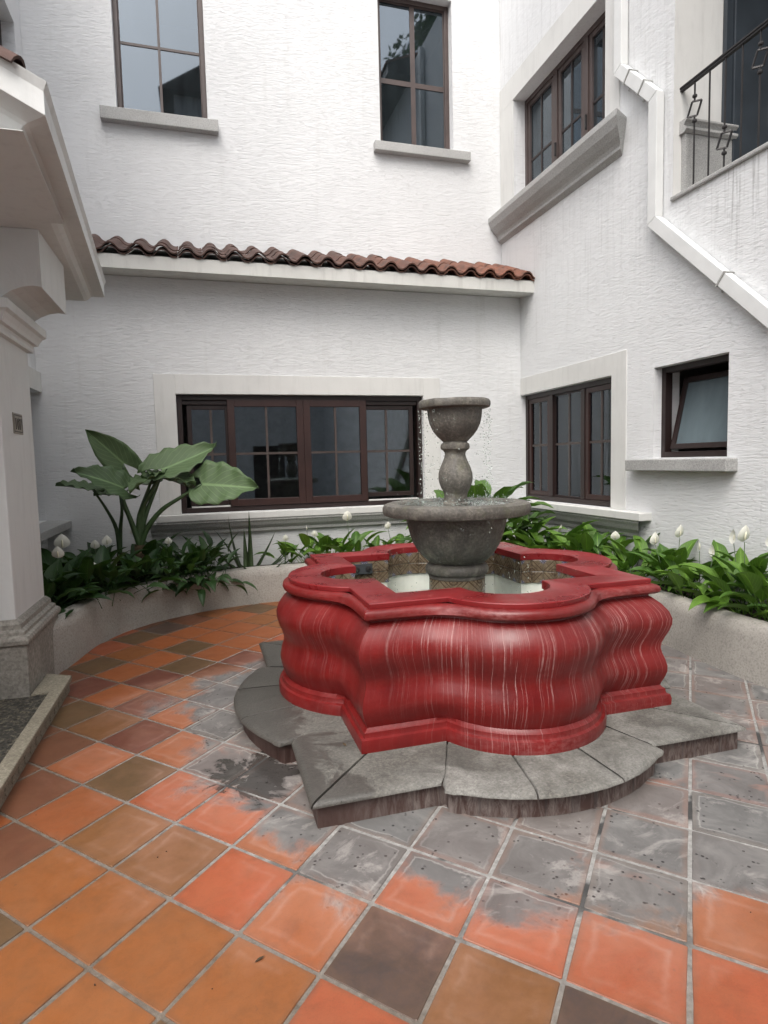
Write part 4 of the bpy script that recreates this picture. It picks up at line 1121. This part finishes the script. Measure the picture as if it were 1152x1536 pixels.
# water in bowls, hanging films and drops
m = MB(); m.lathe([(.001, .0), (.36, .0)], 48, (CC[0], CC[1], 1.258), False, False); m.build('bowl_water', 'water', fo)
m = MB(); m.lathe([(.001, .0), (.165, .0)], 32, (CC[0], CC[1], 1.934), False, False); m.build('bowl_water', 'water', fo)
dm = MB(); rd = random.Random(12)
def drop(p, r, st=1.4):
    x, y, z = p
    dm.add([(x+r, y, z), (x-r, y, z), (x, y+r, z), (x, y-r, z), (x, y, z+r*st), (x, y, z-r)], [(0, 2, 4), (2, 1, 4), (1, 3, 4), (3, 0, 4), (2, 0, 5), (1, 2, 5), (3, 1, 5), (0, 3, 5)])
for k in range(460):
    a = rd.choice([rd.gauss(-.15, .25), rd.gauss(3.3, .3), rd.uniform(0, 6.28)]); r = .232+rd.uniform(-.008, .012)
    drop((CC[0]+r*cos(a), CC[1]+r*sin(a), rd.uniform(1.27, 1.88)), rd.uniform(.0022, .0048))
for k in range(250):
    a = rd.uniform(0, 6.28); r = .482+rd.uniform(-.006, .012)
    drop((CC[0]+r*cos(a), CC[1]+r*sin(a), rd.uniform(.45, 1.19)), rd.uniform(.002, .0042))
for k in range(520):
    a = rd.uniform(0, 6.28); r = rd.uniform(.10, .40)
    drop((CC[0]+r*cos(a), CC[1]+r*sin(a), 1.262+abs(rd.gauss(0, .025))), rd.uniform(.0025, .0055), 1)
o = dm.build('water_drops', 'water', fo, smooth='all'); o['kind'] = 'stuff'

# stone step
SCN = (1.515, 3.71)
def step_outline(o=0, n=10):
    """corner square with shouldered lobes"""
    P = []
    sides = [(0, -1, 1.145, 1.245, .56, .09, .185), (1, 0, 1.245, 1.145, .62, .085, .185), (0, 1, 1.145, 1.245, .56, .09, .185), (-1, 0, 1.245, 1.145, .62, .085, .185)]
    for (nx, ny, ha, H, j, sh, e) in sides:
        tx, ty = -ny, nx
        def pt(t, nn): return (SCN[0]+tx*t+nx*nn, SCN[1]+ty*t+ny*nn)
        ha += o; H += o; j_ = j+o
        r = ((j-.02)**2+e*e)/(2*e)
        P.append(('c', pt(-ha, H)))
        P.append(('s', pt(-ha+(ha-j_)*.5, H)))
        P.append(('j', pt(-j_, H)))
        P.append(('k', pt(-j_, H+sh*.35))); P.append(('k', pt(-j_-.012, H+sh*.7))); P.append(('k', pt(-j_+.02, H+sh)))
        R_ = r; half = j_-.05; a0 = math.asin(min(1, half/R_)); base = H+sh+.01
        for q in range(n+1):
            a = -a0+2*a0*q/n; P.append(('a%d' % q, pt(R_*sin(a), base+R_*cos(a)-R_*cos(a0))))
        P.append(('k', pt(j_-.02, H+sh))); P.append(('k', pt(j_+.012, H+sh*.7))); P.append(('k', pt(j_, H+sh*.35)))
        P.append(('J', pt(j_, H)))
        P.append(('s', pt(ha-(ha-j_)*.5, H)))
    return P
S0 = step_outline(0); ns = len(S0)
ri = step_outline(-.028)
m = MB(); m.loft([[Vector((p[0], p[1], z)) for _, p in ri] for z in (-.005, .108)], True, False, False); m.build('step_riser', 'riser', fo)
m = MB(); m.loft([[Vector((p[0], p[1], z)) for _, p in step_outline(-.033)] for z in (-.004, .106)], True, False, True); m.build('step_core', 'step', fo)
# inner ring for slabs: pull every outline point towards the basin foot
def innerpt(p):
    d = Vector((p[0]-FC[0], p[1]-FC[1])); best = None
    pts = INB
    for i in range(len(pts)):
        a, b = Vector(pts[i]), Vector(pts[(i+1) % len(pts)])
        r = Vector(FC); e = b-a; den = d.x*e.y-d.y*e.x
        if abs(den) < 1e-9: continue
        t = ((a.x-r.x)*e.y-(a.y-r.y)*e.x)/den; u = ((a.x-r.x)*d.y-(a.y-r.y)*d.x)/den
        if t > 0 and -1e-6 <= u <= 1+1e-6: best = t if best is None else min(best, t)
    return Vector(FC)+d*best
INB = BASE(-.10)
cuts = []
for i, (t, p) in enumerate(S0):
    if t in ('c', 'j', 'J', 'a3', 'a7'): cuts.append(i)
for a, b in zip(cuts, cuts[1:]+[cuts[0]+ns]):
    outer = [Vector(S0[k % ns][1]) for k in range(a, b+1)]
    inner = [innerpt(p) for p in outer]
    poly = outer+inner[::-1]
    cen = sum(poly, Vector((0, 0)))/len(poly)
    mb = MB(); N = len(poly); no = len(outer)
    e0 = (outer[0]-cen).normalized(); 
    def shr(i, d):
        p = poly[i]
        if i < no: 
            q = Vector(S0[(a+i) % ns][1]); c2 = Vector(step_outline_pts(d)[(a+i) % ns])
            p = c2
        # joint gap
        return p
    CS = {}
    def step_outline_pts(d):
        if d not in CS: CS[d] = [p for _, p in step_outline(-d)]
        return CS[d]
    gap = .0042
    ta = (outer[0]-inner[0]).normalized(); tb = (outer[-1]-inner[-1]).normalized()
    na = Vector((-ta.y, ta.x)); nb = Vector((tb.y, -tb.x))
    if na.dot(outer[1]-outer[0]) < 0: na = -na
    if nb.dot(outer[-2]-outer[-1]) < 0: nb = -nb
    rings = []
    dz = random.uniform(-.0015, .0015)
    for d, z, gx in ((.008, .102, 0), (.0, .107, 0), (.001, .113, 0), (.006, .120, 0), (.018, .126, .001), (.035, .129, .0025)):
        ring = []
        for i in range(N):
            p = shr(i, d).copy()
            if i in (0, N-1): p += na*(gap+gx)
            if i in (no-1, no): p += nb*(gap+gx)
            ring.append(Vector((p.x, p.y, z+dz)))
        rings.append(ring)
    mb.loft(rings); mb.build('step_slab', 'step', fo, smooth=True)

# ================================================================= PLANTS
def leaf_mesh(name, L, Wd, droop, fold, mat, petiole=0, prad=.004, shape='lance', seed=0, wave=0.0, nseg=7):
    """blade along +Y, bending down; UV u across, v along; optional petiole first"""
    mb = MB(); rs = random.Random(seed); vs = []; fs = []; uvs = []; cols = 4
    ang = 0; y = 0; z = 0; pts = []
    if petiole:
        npet = 4; pp = [Vector((0, 0, 0))]; a = droop*.15
        for i in range(npet): pp.append(pp[-1]+Vector((0, cos(-a), sin(-a)))*petiole/npet); a += droop*.05
        mb.tube(pp, [prad, prad*.9, prad*.8, prad*.7, prad*.5], 5); y, z = pp[-1].y, pp[-1].z; ang = -a
    for i in range(nseg+1):
        t = i/nseg
        if shape == 'lance': w = Wd*(sin(pi*min(1, t**.72))**.9)*(1-.15*t)
        elif shape == 'broad': w = Wd*(sin(pi*t**.62)**.75)
        else: w = Wd*(1-t)**.55*(1 if t > .05 else .8)
        w = max(w, .0015); pts.append((y, z, w, ang, t))
        ang -= droop/nseg*(.5+t); y += cos(ang)*L/nseg; z += sin(ang)*L/nseg
    for (y, z, w, an, t) in pts:
        for c in range(cols+1):
            s = (c/cols-.5)*2
            up_ = abs(s)**1.2*fold*w+wave*w*sin(t*17+c*2.1+seed)
            vs.append((s*w/2, y-sin(an)*up_, z+cos(an)*up_)); 
    for i in range(nseg):
        for c in range(cols):
            k = i*(cols+1)+c
            fs.append((k, k+1, k+cols+2, k+cols+1))
            uvs.append([(c/cols, i/nseg), ((c+1)/cols, i/nseg), ((c+1)/cols, (i+1)/nseg), (c/cols, (i+1)/nseg)])
    mb.add(vs, fs, uvs)
    return mb.mesh(name, mat, smooth='all', fix=False)
LILY = [leaf_mesh('leaf', random.uniform(.24, .31), random.uniform(.09, .125), random.uniform(.5, 1.1), .25, 'leaf', random.uniform(.15, .26), .004, 'lance', k, .03) for k in range(7)]
DARK = [leaf_mesh('leaf', random.uniform(.24, .31), random.uniform(.10, .13), random.uniform(.6, 1.2), .2, 'leafdark', random.uniform(.14, .24), .004, 'lance', k+20, .04) for k in range(7)]
SMALL = [leaf_mesh('leaf', random.uniform(.15, .20), random.uniform(.055, .075), random.uniform(.5, 1.2), .25, 'leafdark', random.uniform(.12, .22), .003, 'lance', k+50, .03) for k in range(5)]
BROAD = [leaf_mesh('leaf', random.uniform(.24, .30), random.uniform(.11, .145), random.uniform(.7, 1.3), .18, 'leafbig2', random.uniform(.28, .46), .005, 'broad', k+40, .05) for k in range(6)]
rl_ = random.Random(77)
def spathe_meshes():
    m = MB(); rows = 6; cols = 6; vs = []; fs = []
    for i in range(rows+1):
        t = i/rows; w = .050*sin(pi*min(1, t**.7*.97+.03))**.8+.001
        for c in range(cols+1):
            s = (c/cols-.5)*2; vs.append((s*w, -.012*(1-s*s)*sin(pi*t)-.006*t+ .014, t*.105))
    for i in range(rows):
        for c in range(cols): k = i*(cols+1)+c; fs.append((k, k+1, k+cols+2, k+cols+1))
    m.add(vs, fs); a = m.mesh('spathe', 'spathe', smooth='all', fix=False)
    m = MB(); m.lathe([(.002, .012), (.006, .018), (.0065, .05), (.004, .062), (.001, .066)], 8); b = m.mesh('spadix', 'spadix', smooth='all')
    return a, b
SPA, SPX = spathe_meshes()
def flower(parent, dx, dy, h, face, tilt=0, s=1.0):
    m = MB(); top = Vector((dx, dy, h)); m.tube([Vector((dx*.2, dy*.2, 0)), Vector((dx*.7, dy*.7, h*.6)), top], [.004, .0035, .003], 5)
    st = bpy.data.objects.new('flower_stalk', m.mesh('flower_stalk', 'stalk', smooth='all')); COL.objects.link(st); st.parent = parent
    M = Matrix.Translation(top) @ Matrix.Rotation(face, 4, 'Z') @ Matrix.Rotation(tilt, 4, 'X') @ Matrix.Scale(s, 4)
    inst(SPA, 'spathe', st, M); inst(SPX, 'spadix', st, M)
def clump(name, label, cat, loc, meshes, n, spread, lean=(.35, 1.1), group=None, scale=1.0, seed=0, flowers=()):
    t = thing(name, label, cat, loc, group); rs = random.Random(seed)
    for k in range(n):
        yaw_ = k*2.4+rs.uniform(-.5, .5); el_ = rs.uniform(*lean)
        if k < n*.35: el_ = rs.uniform(lean[1]*.8, lean[1]*1.15)
        s = scale*rs.uniform(.75, 1.15)
        M = Matrix.Translation((rs.gauss(0, spread), rs.gauss(0, spread*.8), 0)) @ Matrix.Rotation(yaw_, 4, 'Z') @ Matrix.Rotation(el_, 4, 'X') @ Matrix.Rotation(rs.uniform(-.4, .4), 4, 'Y') @ Matrix.Scale(s, 4)
        inst(meshes[rs.randrange(len(meshes))], 'leaf', t, M)
    for f in flowers: flower(t, *f)
    return t
Z0 = .31
# left bed: dark peace lilies
LB = [(-1.28, 5.72, 'dark leafy lily hugging the pillar base at the bed corner', 1.0, [(.05, .1, .48, 0, .1)]),
      (-.98, 6.18, 'dark lily with a slim upright bloom above the left planter rim', .95, [(-.02, -.05, .30, .6, .0, .8)]),
      (-1.42, 6.45, 'dark lily below the grey stone ledge with a large cream bloom', 1.05, [(.12, -.10, .50, .2, .1, 1.35)]),
      (-1.05, 6.75, 'dark lily behind the rim with two pale blooms left of the trunk', 1.0, [(.08, .0, .46, .4, .1, 1.0), (-.05, .1, .42, 0, 0, .9)]),
      (-.66, 6.50, 'dark lily spilling over the planter rim before the elephant ear', .95, []),
      (-.62, 7.05, 'dark lily at the foot of the elephant ear with small white blooms', .95, [(-.12, .05, .52, .3, .2, .9), (.22, .0, .40, .1, .1, .8)]),
      (-1.38, 7.10, 'shadowed lily against the back wall under the stone ledge', .9, []),
      (-1.15, 5.98, 'dark lily next to the pillar, leaves brushing the rim', .95, [])]
for k, (x, y, lb, s, fl) in enumerate(LB): clump('peace_lily', lb, 'plant', (x, y, Z0), DARK, 30, .11, (.45, 1.3), 'peace lilies in the planter', s*1.22, 100+k, fl)
for k, (x, y, lb) in enumerate([(-.20, 6.98, 'small leafed dark shrub right of the elephant ear trunk'), (-.08, 7.22, 'small leafed dark shrub at the wall under the wide window'), (-.36, 6.72, 'small leafed dark shrub bulging over the rim left of the aloe'), (-.08, 6.80, 'low small leafed dark shrub at the rim beside the aloe')]):
    clump('leafy_shrub', lb, 'shrub', (x, y, Z0), SMALL, 60, .11, (.1, 1.35), 'dark small leafed shrubs', 1.3, 200+k)
# middle bed behind the basin
MBD = [(.88, 7.30, 'small lily with two upright leaves right of the aloe', .75, 9, [(.02, 0, .33, .2, .1, .75)]),
       (1.18, 7.25, 'lily with a slim unopened white bloom behind the left basin lobe', .9, 14, [(-.03, 0, .44, 1.4, .0, .75), (.07, .05, .36, 0, .1, .8)]),
       (1.42, 7.28, 'bright lily between two blooming ones below the wide window', .95, 15, []),
       (1.68, 7.22, 'yellowish lily carrying the tallest round white bloom under the window', .95, 13, [(-.04, 0, .54, .1, .1, 1.2)]),
       (1.98, 7.2, 'low lily between the tall bloom and the stone bowl', .8, 11, []),
       (2.25, 7.18, 'lily with a short bloom just left of the stone bowl', .85, 13, [(-.12, -.02, .42, .2, .1, .9)])]
for k, (x, y, lb, s, n, fl) in enumerate(MBD): clump('peace_lily', lb, 'plant', (x, y, Z0), LILY, n+2, .05, (.7, 1.35), 'peace lilies in the planter', s*1.12, 300+k, fl)
# right bed
RBD = [(3.20, 6.75, 'lily in the back corner beneath the broad leafed plant', 1.0, []), (3.55, 6.45, 'tall lily with upright leaves left of the three-light window', 1.15, []), (3.70, 6.0, 'large lily under the white sill of the corner window', 1.2, [(.05, -.05, .42, .5, .3, .8)]),
       (3.82, 5.62, 'lily with drooping greenish bloom below the right end of the white sill', 1.05, [(-.02, -.08, .36, .5, .2, .8)]), (3.92, 5.25, 'lily by the wall whose bloom sits before a dark curled leaf', 1.0, [(.02, 0, .40, -.5, .2, .9)]),
       (3.86, 4.85, 'lily with no bloom right of the sill moulding', .95, []), (3.95, 4.45, 'lily with one round white bloom and one behind it', 1.0, [(-.10, .12, .44, .1, .05, 1.1), (.10, .05, .50, .2, .15, 1.15)]),
       (3.86, 4.05, 'lily with paired narrow blooms below the small tilted window', .95, [(0, .02, .45, .9, .0, .95), (.04, -.08, .42, 1.3, 0, .9)]), (3.95, 3.70, 'broad leafed lily with a tall open bloom under the concrete sill', 1.05, [(-.02, .10, .54, 1.2, .05, 1.1), (.0, .02, .56, .1, .15, 1.3)]),
       (3.84, 3.38, 'lily at the rim with a thin upright bloom near the right edge', 1.0, [(.08, .08, .55, 1.3, 0, 1.0)]), (3.98, 3.1, 'lily at the right edge of the photograph against the wall', 1.0, []), (3.8, 2.85, 'last lily along the right planter, half out of the frame', 1.0, []),
       (2.75, 7.15, 'lily directly behind the stone bowl', .9, [])]
for k, (x, y, lb, s, fl) in enumerate(RBD): clump('peace_lily', lb, 'plant', (x, y, Z0), LILY, 27, .085, (.5, 1.35), 'peace lilies in the planter', s*1.18, 400+k, fl)
clump('broad_leafed_plant', 'tall plant with glossy broad leaves right of the fountain column', 'plant', (3.10, 6.70, Z0), BROAD, 34, .08, (.80, 1.5), None, 1.75, 500)
clump('broad_leafed_plant', 'dense broad leafed plant directly behind the rim of the lower stone bowl', 'plant', (3.02, 6.92, Z0), BROAD, 24, .08, (.7, 1.45), None, 1.3, 505)
clump('broad_leafed_plant', 'shorter broad leafed plant tucked in the corner below the three-light window', 'plant', (3.35, 6.55, Z0), BROAD, 18, .07, (.6, 1.3), None, 1.3, 510)

# aloe
al = thing('aloe', 'spiky aloe with narrow curved leaves at the planter rim under the wide window', 'plant', (.42, 7.12, Z0))
ra = random.Random(4)
def aloe_leaf(L, w, bend, az_, el_, dx=0, dy=0):
    L *= 1.25; w *= 1.7
    m = MB(); n = 7; rings = []; y = 0; z = 0; a = el_
    for i in range(n+1):
        t = i/n; ww = w*(1-t)**.8+.001
        c = Vector((0, y, z)); nrm = Vector((0, -sin(a), cos(a)))
        rings.append([c+Vector((-ww/2, 0, 0))+nrm*ww*.25, c-nrm*ww*.15, c+Vector((ww/2, 0, 0))+nrm*ww*.25, c+nrm*ww*.06])
        y += cos(a)*L/n; z += sin(a)*L/n; a += bend/n
    m.loft(rings); me = m.mesh('leaf', 'aloe', smooth='all')
    inst(me, 'leaf', al, Matrix.Translation((dx, dy, 0)) @ Matrix.Rotation(az_, 4, 'Z'))
for (L, w, bend, az_, el_, dx) in ((.56, .045, .3, 1.2, 1.25, -.05), (.58, .05, .15, -.5, 1.5, .05), (.50, .045, -.3, 1.5, 1.2, -.05), (.44, .05, .2, -1.3, .95, .08), (.52, .045, -.5, 1.7, 1.0, -.1), (.34, .045, .5, -1.5, .4, .15), (.30, .045, .5, -1.6, .3, .25), (.3, .04, .4, -1.2, .5, .2), (.36, .045, .5, -1.45, .15, .05),
                               (.42, .05, .1, .2, 1.45, .0), (.30, .04, .6, 1.4, .3, -.05), (.26, .04, .6, 2.4, .3, .1), (.42, .05, -.9, 2.6, .35, -.1), (.25, .04, .6, -2.2, .3, .2)):
    aloe_leaf(L, w, bend, az_, el_, dx, ra.uniform(-.05, .05))

# elephant ear
ee = thing('elephant_ear_plant', 'big elephant ear plant with broad arching leaves in front of the left wall', 'plant', (-.67, 6.9, Z0))
def local(p): return Vector(p)-Vector((-.67, 6.9, Z0))
m = MB(); m.tube([local((-.70, 6.9, .31)), local((-.695, 6.9, .45)), local((-.685, 6.9, .60)), local((-.675, 6.9, .74))], [.075, .072, .062, .05], 10)
o = bpy.data.objects.new('trunk', m.mesh('trunk', 'trunk', smooth='all')); COL.objects.link(o); o.parent = ee
def heart(p0, tip, normal, width, curl=.12, sag=.0, back=.32, seed=0, mat='leafbig'):
    """heart-shaped blade: p0 petiole joint, tip, facing normal; lobes run behind the joint"""
    p0, tip, nrm = Vector(p0), Vector(tip), Vector(normal).normalized()
    ax = tip-p0; L = ax.length; ax.normalize(); side = ax.cross(nrm).normalized(); nrm = side.cross(ax).normalized()
    mb = MB(); rows = 16; cols = 10; vs = []; fs = []; uvs = []
    rs = random.Random(seed); ph = rs.uniform(0, 6)
    for i in range(rows+1):
        t = -back+(1+back)*i/rows
        if t < 0:
            u = 1+t/back     # 0 at lobe end .. 1 at joint
            outer = width/2*(.35+.65*sin(u*pi/2)) if u > 0 else width/2*.3
            inner = (1-u)**.7*width*.16
        else:
            outer = width/2*(cos(t*pi/2)**.85)*(1+.12*sin(pi*t)); inner = 0
        if t < 0 and u < .3: outer *= .55+1.5*u; 
        for c in range(cols+1):
            s = (c/cols-.5)*2; sg = 1 if s > 0 else -1
            if t < 0: d = sg*(inner+(outer-inner)*abs(s)) if abs(s) > 1e-6 else 0
            else: d = s*outer
            if t < 0 and abs(s) < 1e-6: d = 0; tt = 0
            else: tt = t if (t >= 0) else t*min(1, abs(s)*2.2)
            wv = .018*sin(t*22+ph+sg)*abs(s)**2*width/.3
            h = abs(s)**1.3*curl*width-sag*L*max(t, 0)**2+wv+.012*sin(t*30)*abs(s)*(1-abs(s))
            vs.append(p0+ax*(tt*L)+side*d+nrm*h)
    for i in range(rows):
        for c in range(cols):
            k = i*(cols+1)+c; fs.append((k, k+1, k+cols+2, k+cols+1))
            uvs.append([(c/cols, i/rows), ((c+1)/cols, i/rows), ((c+1)/cols, (i+1)/rows), (c/cols, (i+1)/rows)])
    mb.add(vs, fs, uvs); me = mb.mesh('leaf', mat, smooth='all', fix=False)
    o = bpy.data.objects.new('leaf', me); COL.objects.link(o); o.parent = ee; o.location = -ee.location
    md = o.modifiers.new('thick', 'SOLIDIFY'); md.thickness = .0025
    return o
def heart_(a, b, c, w, curl, sag, back, seed): return heart(a, b, c, w*1.22, curl, sag, back*1.15, seed)
def petiole(pts, r0, r1):
    c = catmull([Vector(p) for p in pts], 4); n = len(c); m = MB()
    m.tube([p-ee.location for p in c], [r0+(r1-r0)*i/(n-1) for i in range(n)], 8)
    o = bpy.data.objects.new('leaf_stalk', m.mesh('leaf_stalk', 'stalk', smooth='all')); COL.objects.link(o); o.parent = ee

BE_ = Vector((-.672, 6.9, .72))
def stalk(b, mids, e, r0=.030, r1=.012): petiole([Vector(b)]+[Vector(q) for q in mids]+[Vector(e)], r0, r1)
# (joint, tip, facing, width, curl, sag)
heart_((-.80, 7.0, 1.60), (-1.13, 6.90, 1.95), (-.35, -.85, .55), .26, .10, .05, .50, 1)
heart_((-.80, 6.82, 1.35), (-1.20, 6.60, 1.57), (-.10, -.75, .75), .30, .12, .15, .30, 2)
heart_((-1.10, 6.95, 1.33), (-1.42, 6.85, 1.42), (.15, -.25, .95), .22, .15, .10, .25, 3)
heart_((-.86, 7.02, 1.30), (-1.10, 6.95, 1.28), (0, -.4, .9), .22, .15, .05, .3, 4)
heart_((-.40, 6.85, 1.53), (.15, 7.10, 1.74), (-.10, -.75, .70), .33, .14, -.05, .36, 5)
heart_((-.42, 6.95, 1.50), (-.08, 6.75, 1.38), (.25, -.45, .85), .32, .12, .10, .3, 6)
heart_((-.02, 6.80, 1.36), (.55, 6.58, 1.31), (.02, -.88, .50), .42, .10, .02, .18, 7)
heart_((-.45, 6.95, 1.44), (-.10, 7.15, 1.35), (.1, -.3, .95), .26, .12, .15, .3, 8)
heart_((-.55, 7.05, 1.38), (-.85, 7.30, 1.40), (0, -.3, .95), .26, .12, .15, .3, 9)
heart_((-.50, 6.88, 1.45), (-.72, 6.50, 1.40), (-.3, -.3, .9), .26, .15, .25, .3, 10)
stalk(BE_, [(-.76, 6.93, 1.02), (-.83, 6.98, 1.22)], (-.80, 7.0, 1.59), .030, .010)
stalk(BE_, [(-.74, 6.87, .98), (-.80, 6.84, 1.2)], (-.80, 6.82, 1.34), .034, .012)
stalk(BE_, [(-.66, 6.9, 1.05), (-.52, 6.88, 1.32)], (-.40, 6.85, 1.52), .036, .012)
stalk(BE_, [(-.62, 6.9, 1.0), (-.50, 6.92, 1.3)], (-.42, 6.95, 1.49), .032, .012)
stalk(BE_, [(-.60, 6.88, .90), (-.44, 6.84, 1.10), (-.22, 6.8, 1.24)], (-.02, 6.80, 1.36), .036, .012)
stalk(BE_, [(-.68, 6.95, 1.0), (-.60, 7.0, 1.25)], (-.55, 7.05, 1.38), .030, .010)
stalk(BE_, [(-.64, 6.9, 1.0), (-.57, 6.9, 1.3)], (-.50, 6.88, 1.45), .030, .010)
ST = Vector((-.90, 7.1, .62))
stalk(ST, [(-.92, 7.1, .9), (-1.0, 7.05, 1.12)], (-1.10, 6.95, 1.33), .026, .010)
stalk(ST, [(-.88, 7.1, .9), (-.85, 7.06, 1.1)], (-.86, 7.02, 1.30), .026, .010)
m = MB(); m.tube([Vector((-.91, 7.1, .31))-ee.location, Vector((-.90, 7.1, .64))-ee.location], [.04, .03], 8)
o = bpy.data.objects.new('trunk', m.mesh('trunk', 'trunk', smooth='all')); COL.objects.link(o); o.parent = ee
pt = thing('plant_pot', 'small grey plastic pot half hidden among the dark lilies', 'pot', (-.90, 6.78, .40))
m = MB(); m.lathe([(.06, -.09), (.078, .07), (.092, .072), (.094, .105), (.082, .105), (.075, .06), (.0, .055)], 24)
o = bpy.data.objects.new('pot_body', m.mesh('pot_body', 'pot', smooth=True)); COL.objects.link(o); o.parent = pt

rg = random.Random(31); m = MB()
for k in range(46):
    x, y = rg.uniform(-.7, 2.6), rg.uniform(1.2, 3.0)
    if k > 30: x, y = rg.uniform(-.8, .3), rg.uniform(3, 6)
    r = rg.uniform(.0012, .0032); a = rg.uniform(0, 3)
    m.box((-r, -r*.6, 0), (r, r*.6, r*.6), Matrix.Translation((x, y, .001)) @ Matrix.Rotation(a, 4, 'Z'))
o = m.build('grit', 'soil'); tag(o, 'tiny dark crumbs and grit scattered over the clay tiles', 'grit', kind='stuff')
for k, (x, y, a, lb) in enumerate([(.10, 1.86, .4, 'small curled dry leaf on the big orange tile in front'), (.62, 2.95, 1.9, 'tiny dry leaf lying on the front left step slab')]):
    lf = MB(); z = .002 if k == 0 else .131
    vs = []
    for i in range(6):
        t = i/5; w = .006*sin(pi*min(1, t+.05)); vs += [(t*.036-.018, -w, .003*sin(t*3)+.003), (t*.036-.018, w, .004*sin(t*2))]
    lf.add(vs, [(2*i, 2*i+1, 2*i+3, 2*i+2) for i in range(5)])
    me = lf.mesh('dry_leaf', 'trunk', smooth='all'); o = inst(me, 'dry_leaf', None, Matrix.Translation((x, y, z)) @ Matrix.Rotation(a, 4, 'Z')); tag(o, lb, 'leaf')

# ================================================================= REST OF THE COURTYARD (behind and beside the camera)
rb = thing('rear_building', 'white plastered wing closing the courtyard behind the camera', 'building', (1, -4.2, 0))
RB_ = Sys((-1, 0, 0), (0, 1, 0), (1.2, -6.5, 0))
mb = MB(); RB_.wall(mb, (-3.04, 6.2), (-.1, 6.6), [(-1.6, -.5, 0.0, 2.2), (1.2, 2.6, .9, 2.3), (-1.4, -.4, 3.9, 5.4), (1.5, 2.6, 3.9, 5.4)], .25); weld(mb, 'wall', 'stucco', rb)
for (a, b, c, d) in ((-1.6, -.5, .0, 2.2), (1.2, 2.6, .9, 2.3), (-1.4, -.4, 3.9, 5.4), (1.5, 2.6, 3.9, 5.4)):
    sub('shutter', 'wood', rb, lambda m: RB_.box(m, a, b, c, d, -.2, -.15))
m = MB(); m.loft([[Vector((x, y, z)) for y, z in ((-6.0, 6.5), (-6.0, 6.62), (-8.8, 7.7), (-8.8, 6.5))] for x in (-5, 4.24)]); m.build('roof', 'roof', rb)
m = MB(); m.loft([[Vector((x, y, z)) for x, z in ((3.75, 9.0), (3.75, 9.16), (9, 11.2), (9, 9.0))] for y in (-6.5, 4.9)]); m.build('eave', 'wood', rw)
m = MB(); m.loft([[Vector((x, y, z)) for x, z in ((3.72, 9.17), (3.72, 9.21), (9, 11.28), (9, 11.21))] for y in (-6.5, 4.9)]); m.build('roof', 'roof', rw)
tw = thing('far_tower', 'tall plain tower beyond the courtyard, behind the camera', 'building', (1.2, -11, 0))
m = MB(); m.box((-.45, -13, 0), (4.2, -10, 16.2)); m.build('wall', 'stained', tw)
m = MB(); m.loft([[Vector((-1.0, y, 16.2)), Vector((4.8, y, 16.2)), Vector((1.8, y, 18.0))] for y in (-13.4, -9.6)]); m.build('roof', 'roof', tw)
tr = thing('tall_tree', 'tall dark leafy tree beyond the courtyard, behind the camera', 'tree', (11, -10, 0))
m = MB(); m.tube([(11, -10, 0), (11.1, -10, 8), (10.8, -10, 14), (11, -10, 19)], [.45, .35, .25, .1], 10)
for a in range(7): m.tube([(11, -10, 10+a), (11+2.4*cos(a*2.1), -10+2.4*sin(a*2.1), 12.5+a)], [.15, .04], 6)
m.build('trunk', 'trunk', tr)
m = MB(); rr = random.Random(9)
for k in range(5200):
    c = Vector((rr.gauss(0, 1), rr.gauss(0, 1), rr.gauss(0, 1))).normalized()*rr.uniform(.35, 1)**.5
    b = rr.choice([(11, -10, 18, 2.8), (9.7, -10, 15, 2.3), (12.5, -9, 15.5, 2.6), (10.8, -11, 13, 2.4), (11.5, -10, 20.5, 1.8)])
    p = Vector(b[:3])+c*b[3]; q = Vector((rr.uniform(-1, 1), rr.uniform(-1, 1), rr.uniform(-1, 1))).normalized(); e = q.orthogonal().normalized()*.17; f = q.cross(e)
    m.add([p-e, p+f*.6, p+e, p-f*.6], [(0, 1, 2, 3)])
m.build('crown', 'leafdark', tr, fix=False)
print('tiles', sum(1 for o in TP.children), 'objects', len(bpy.data.objects), 'tris', sum(len(p.vertices)-2 for o in bpy.data.objects if o.type == 'MESH' for p in o.data.polygons))
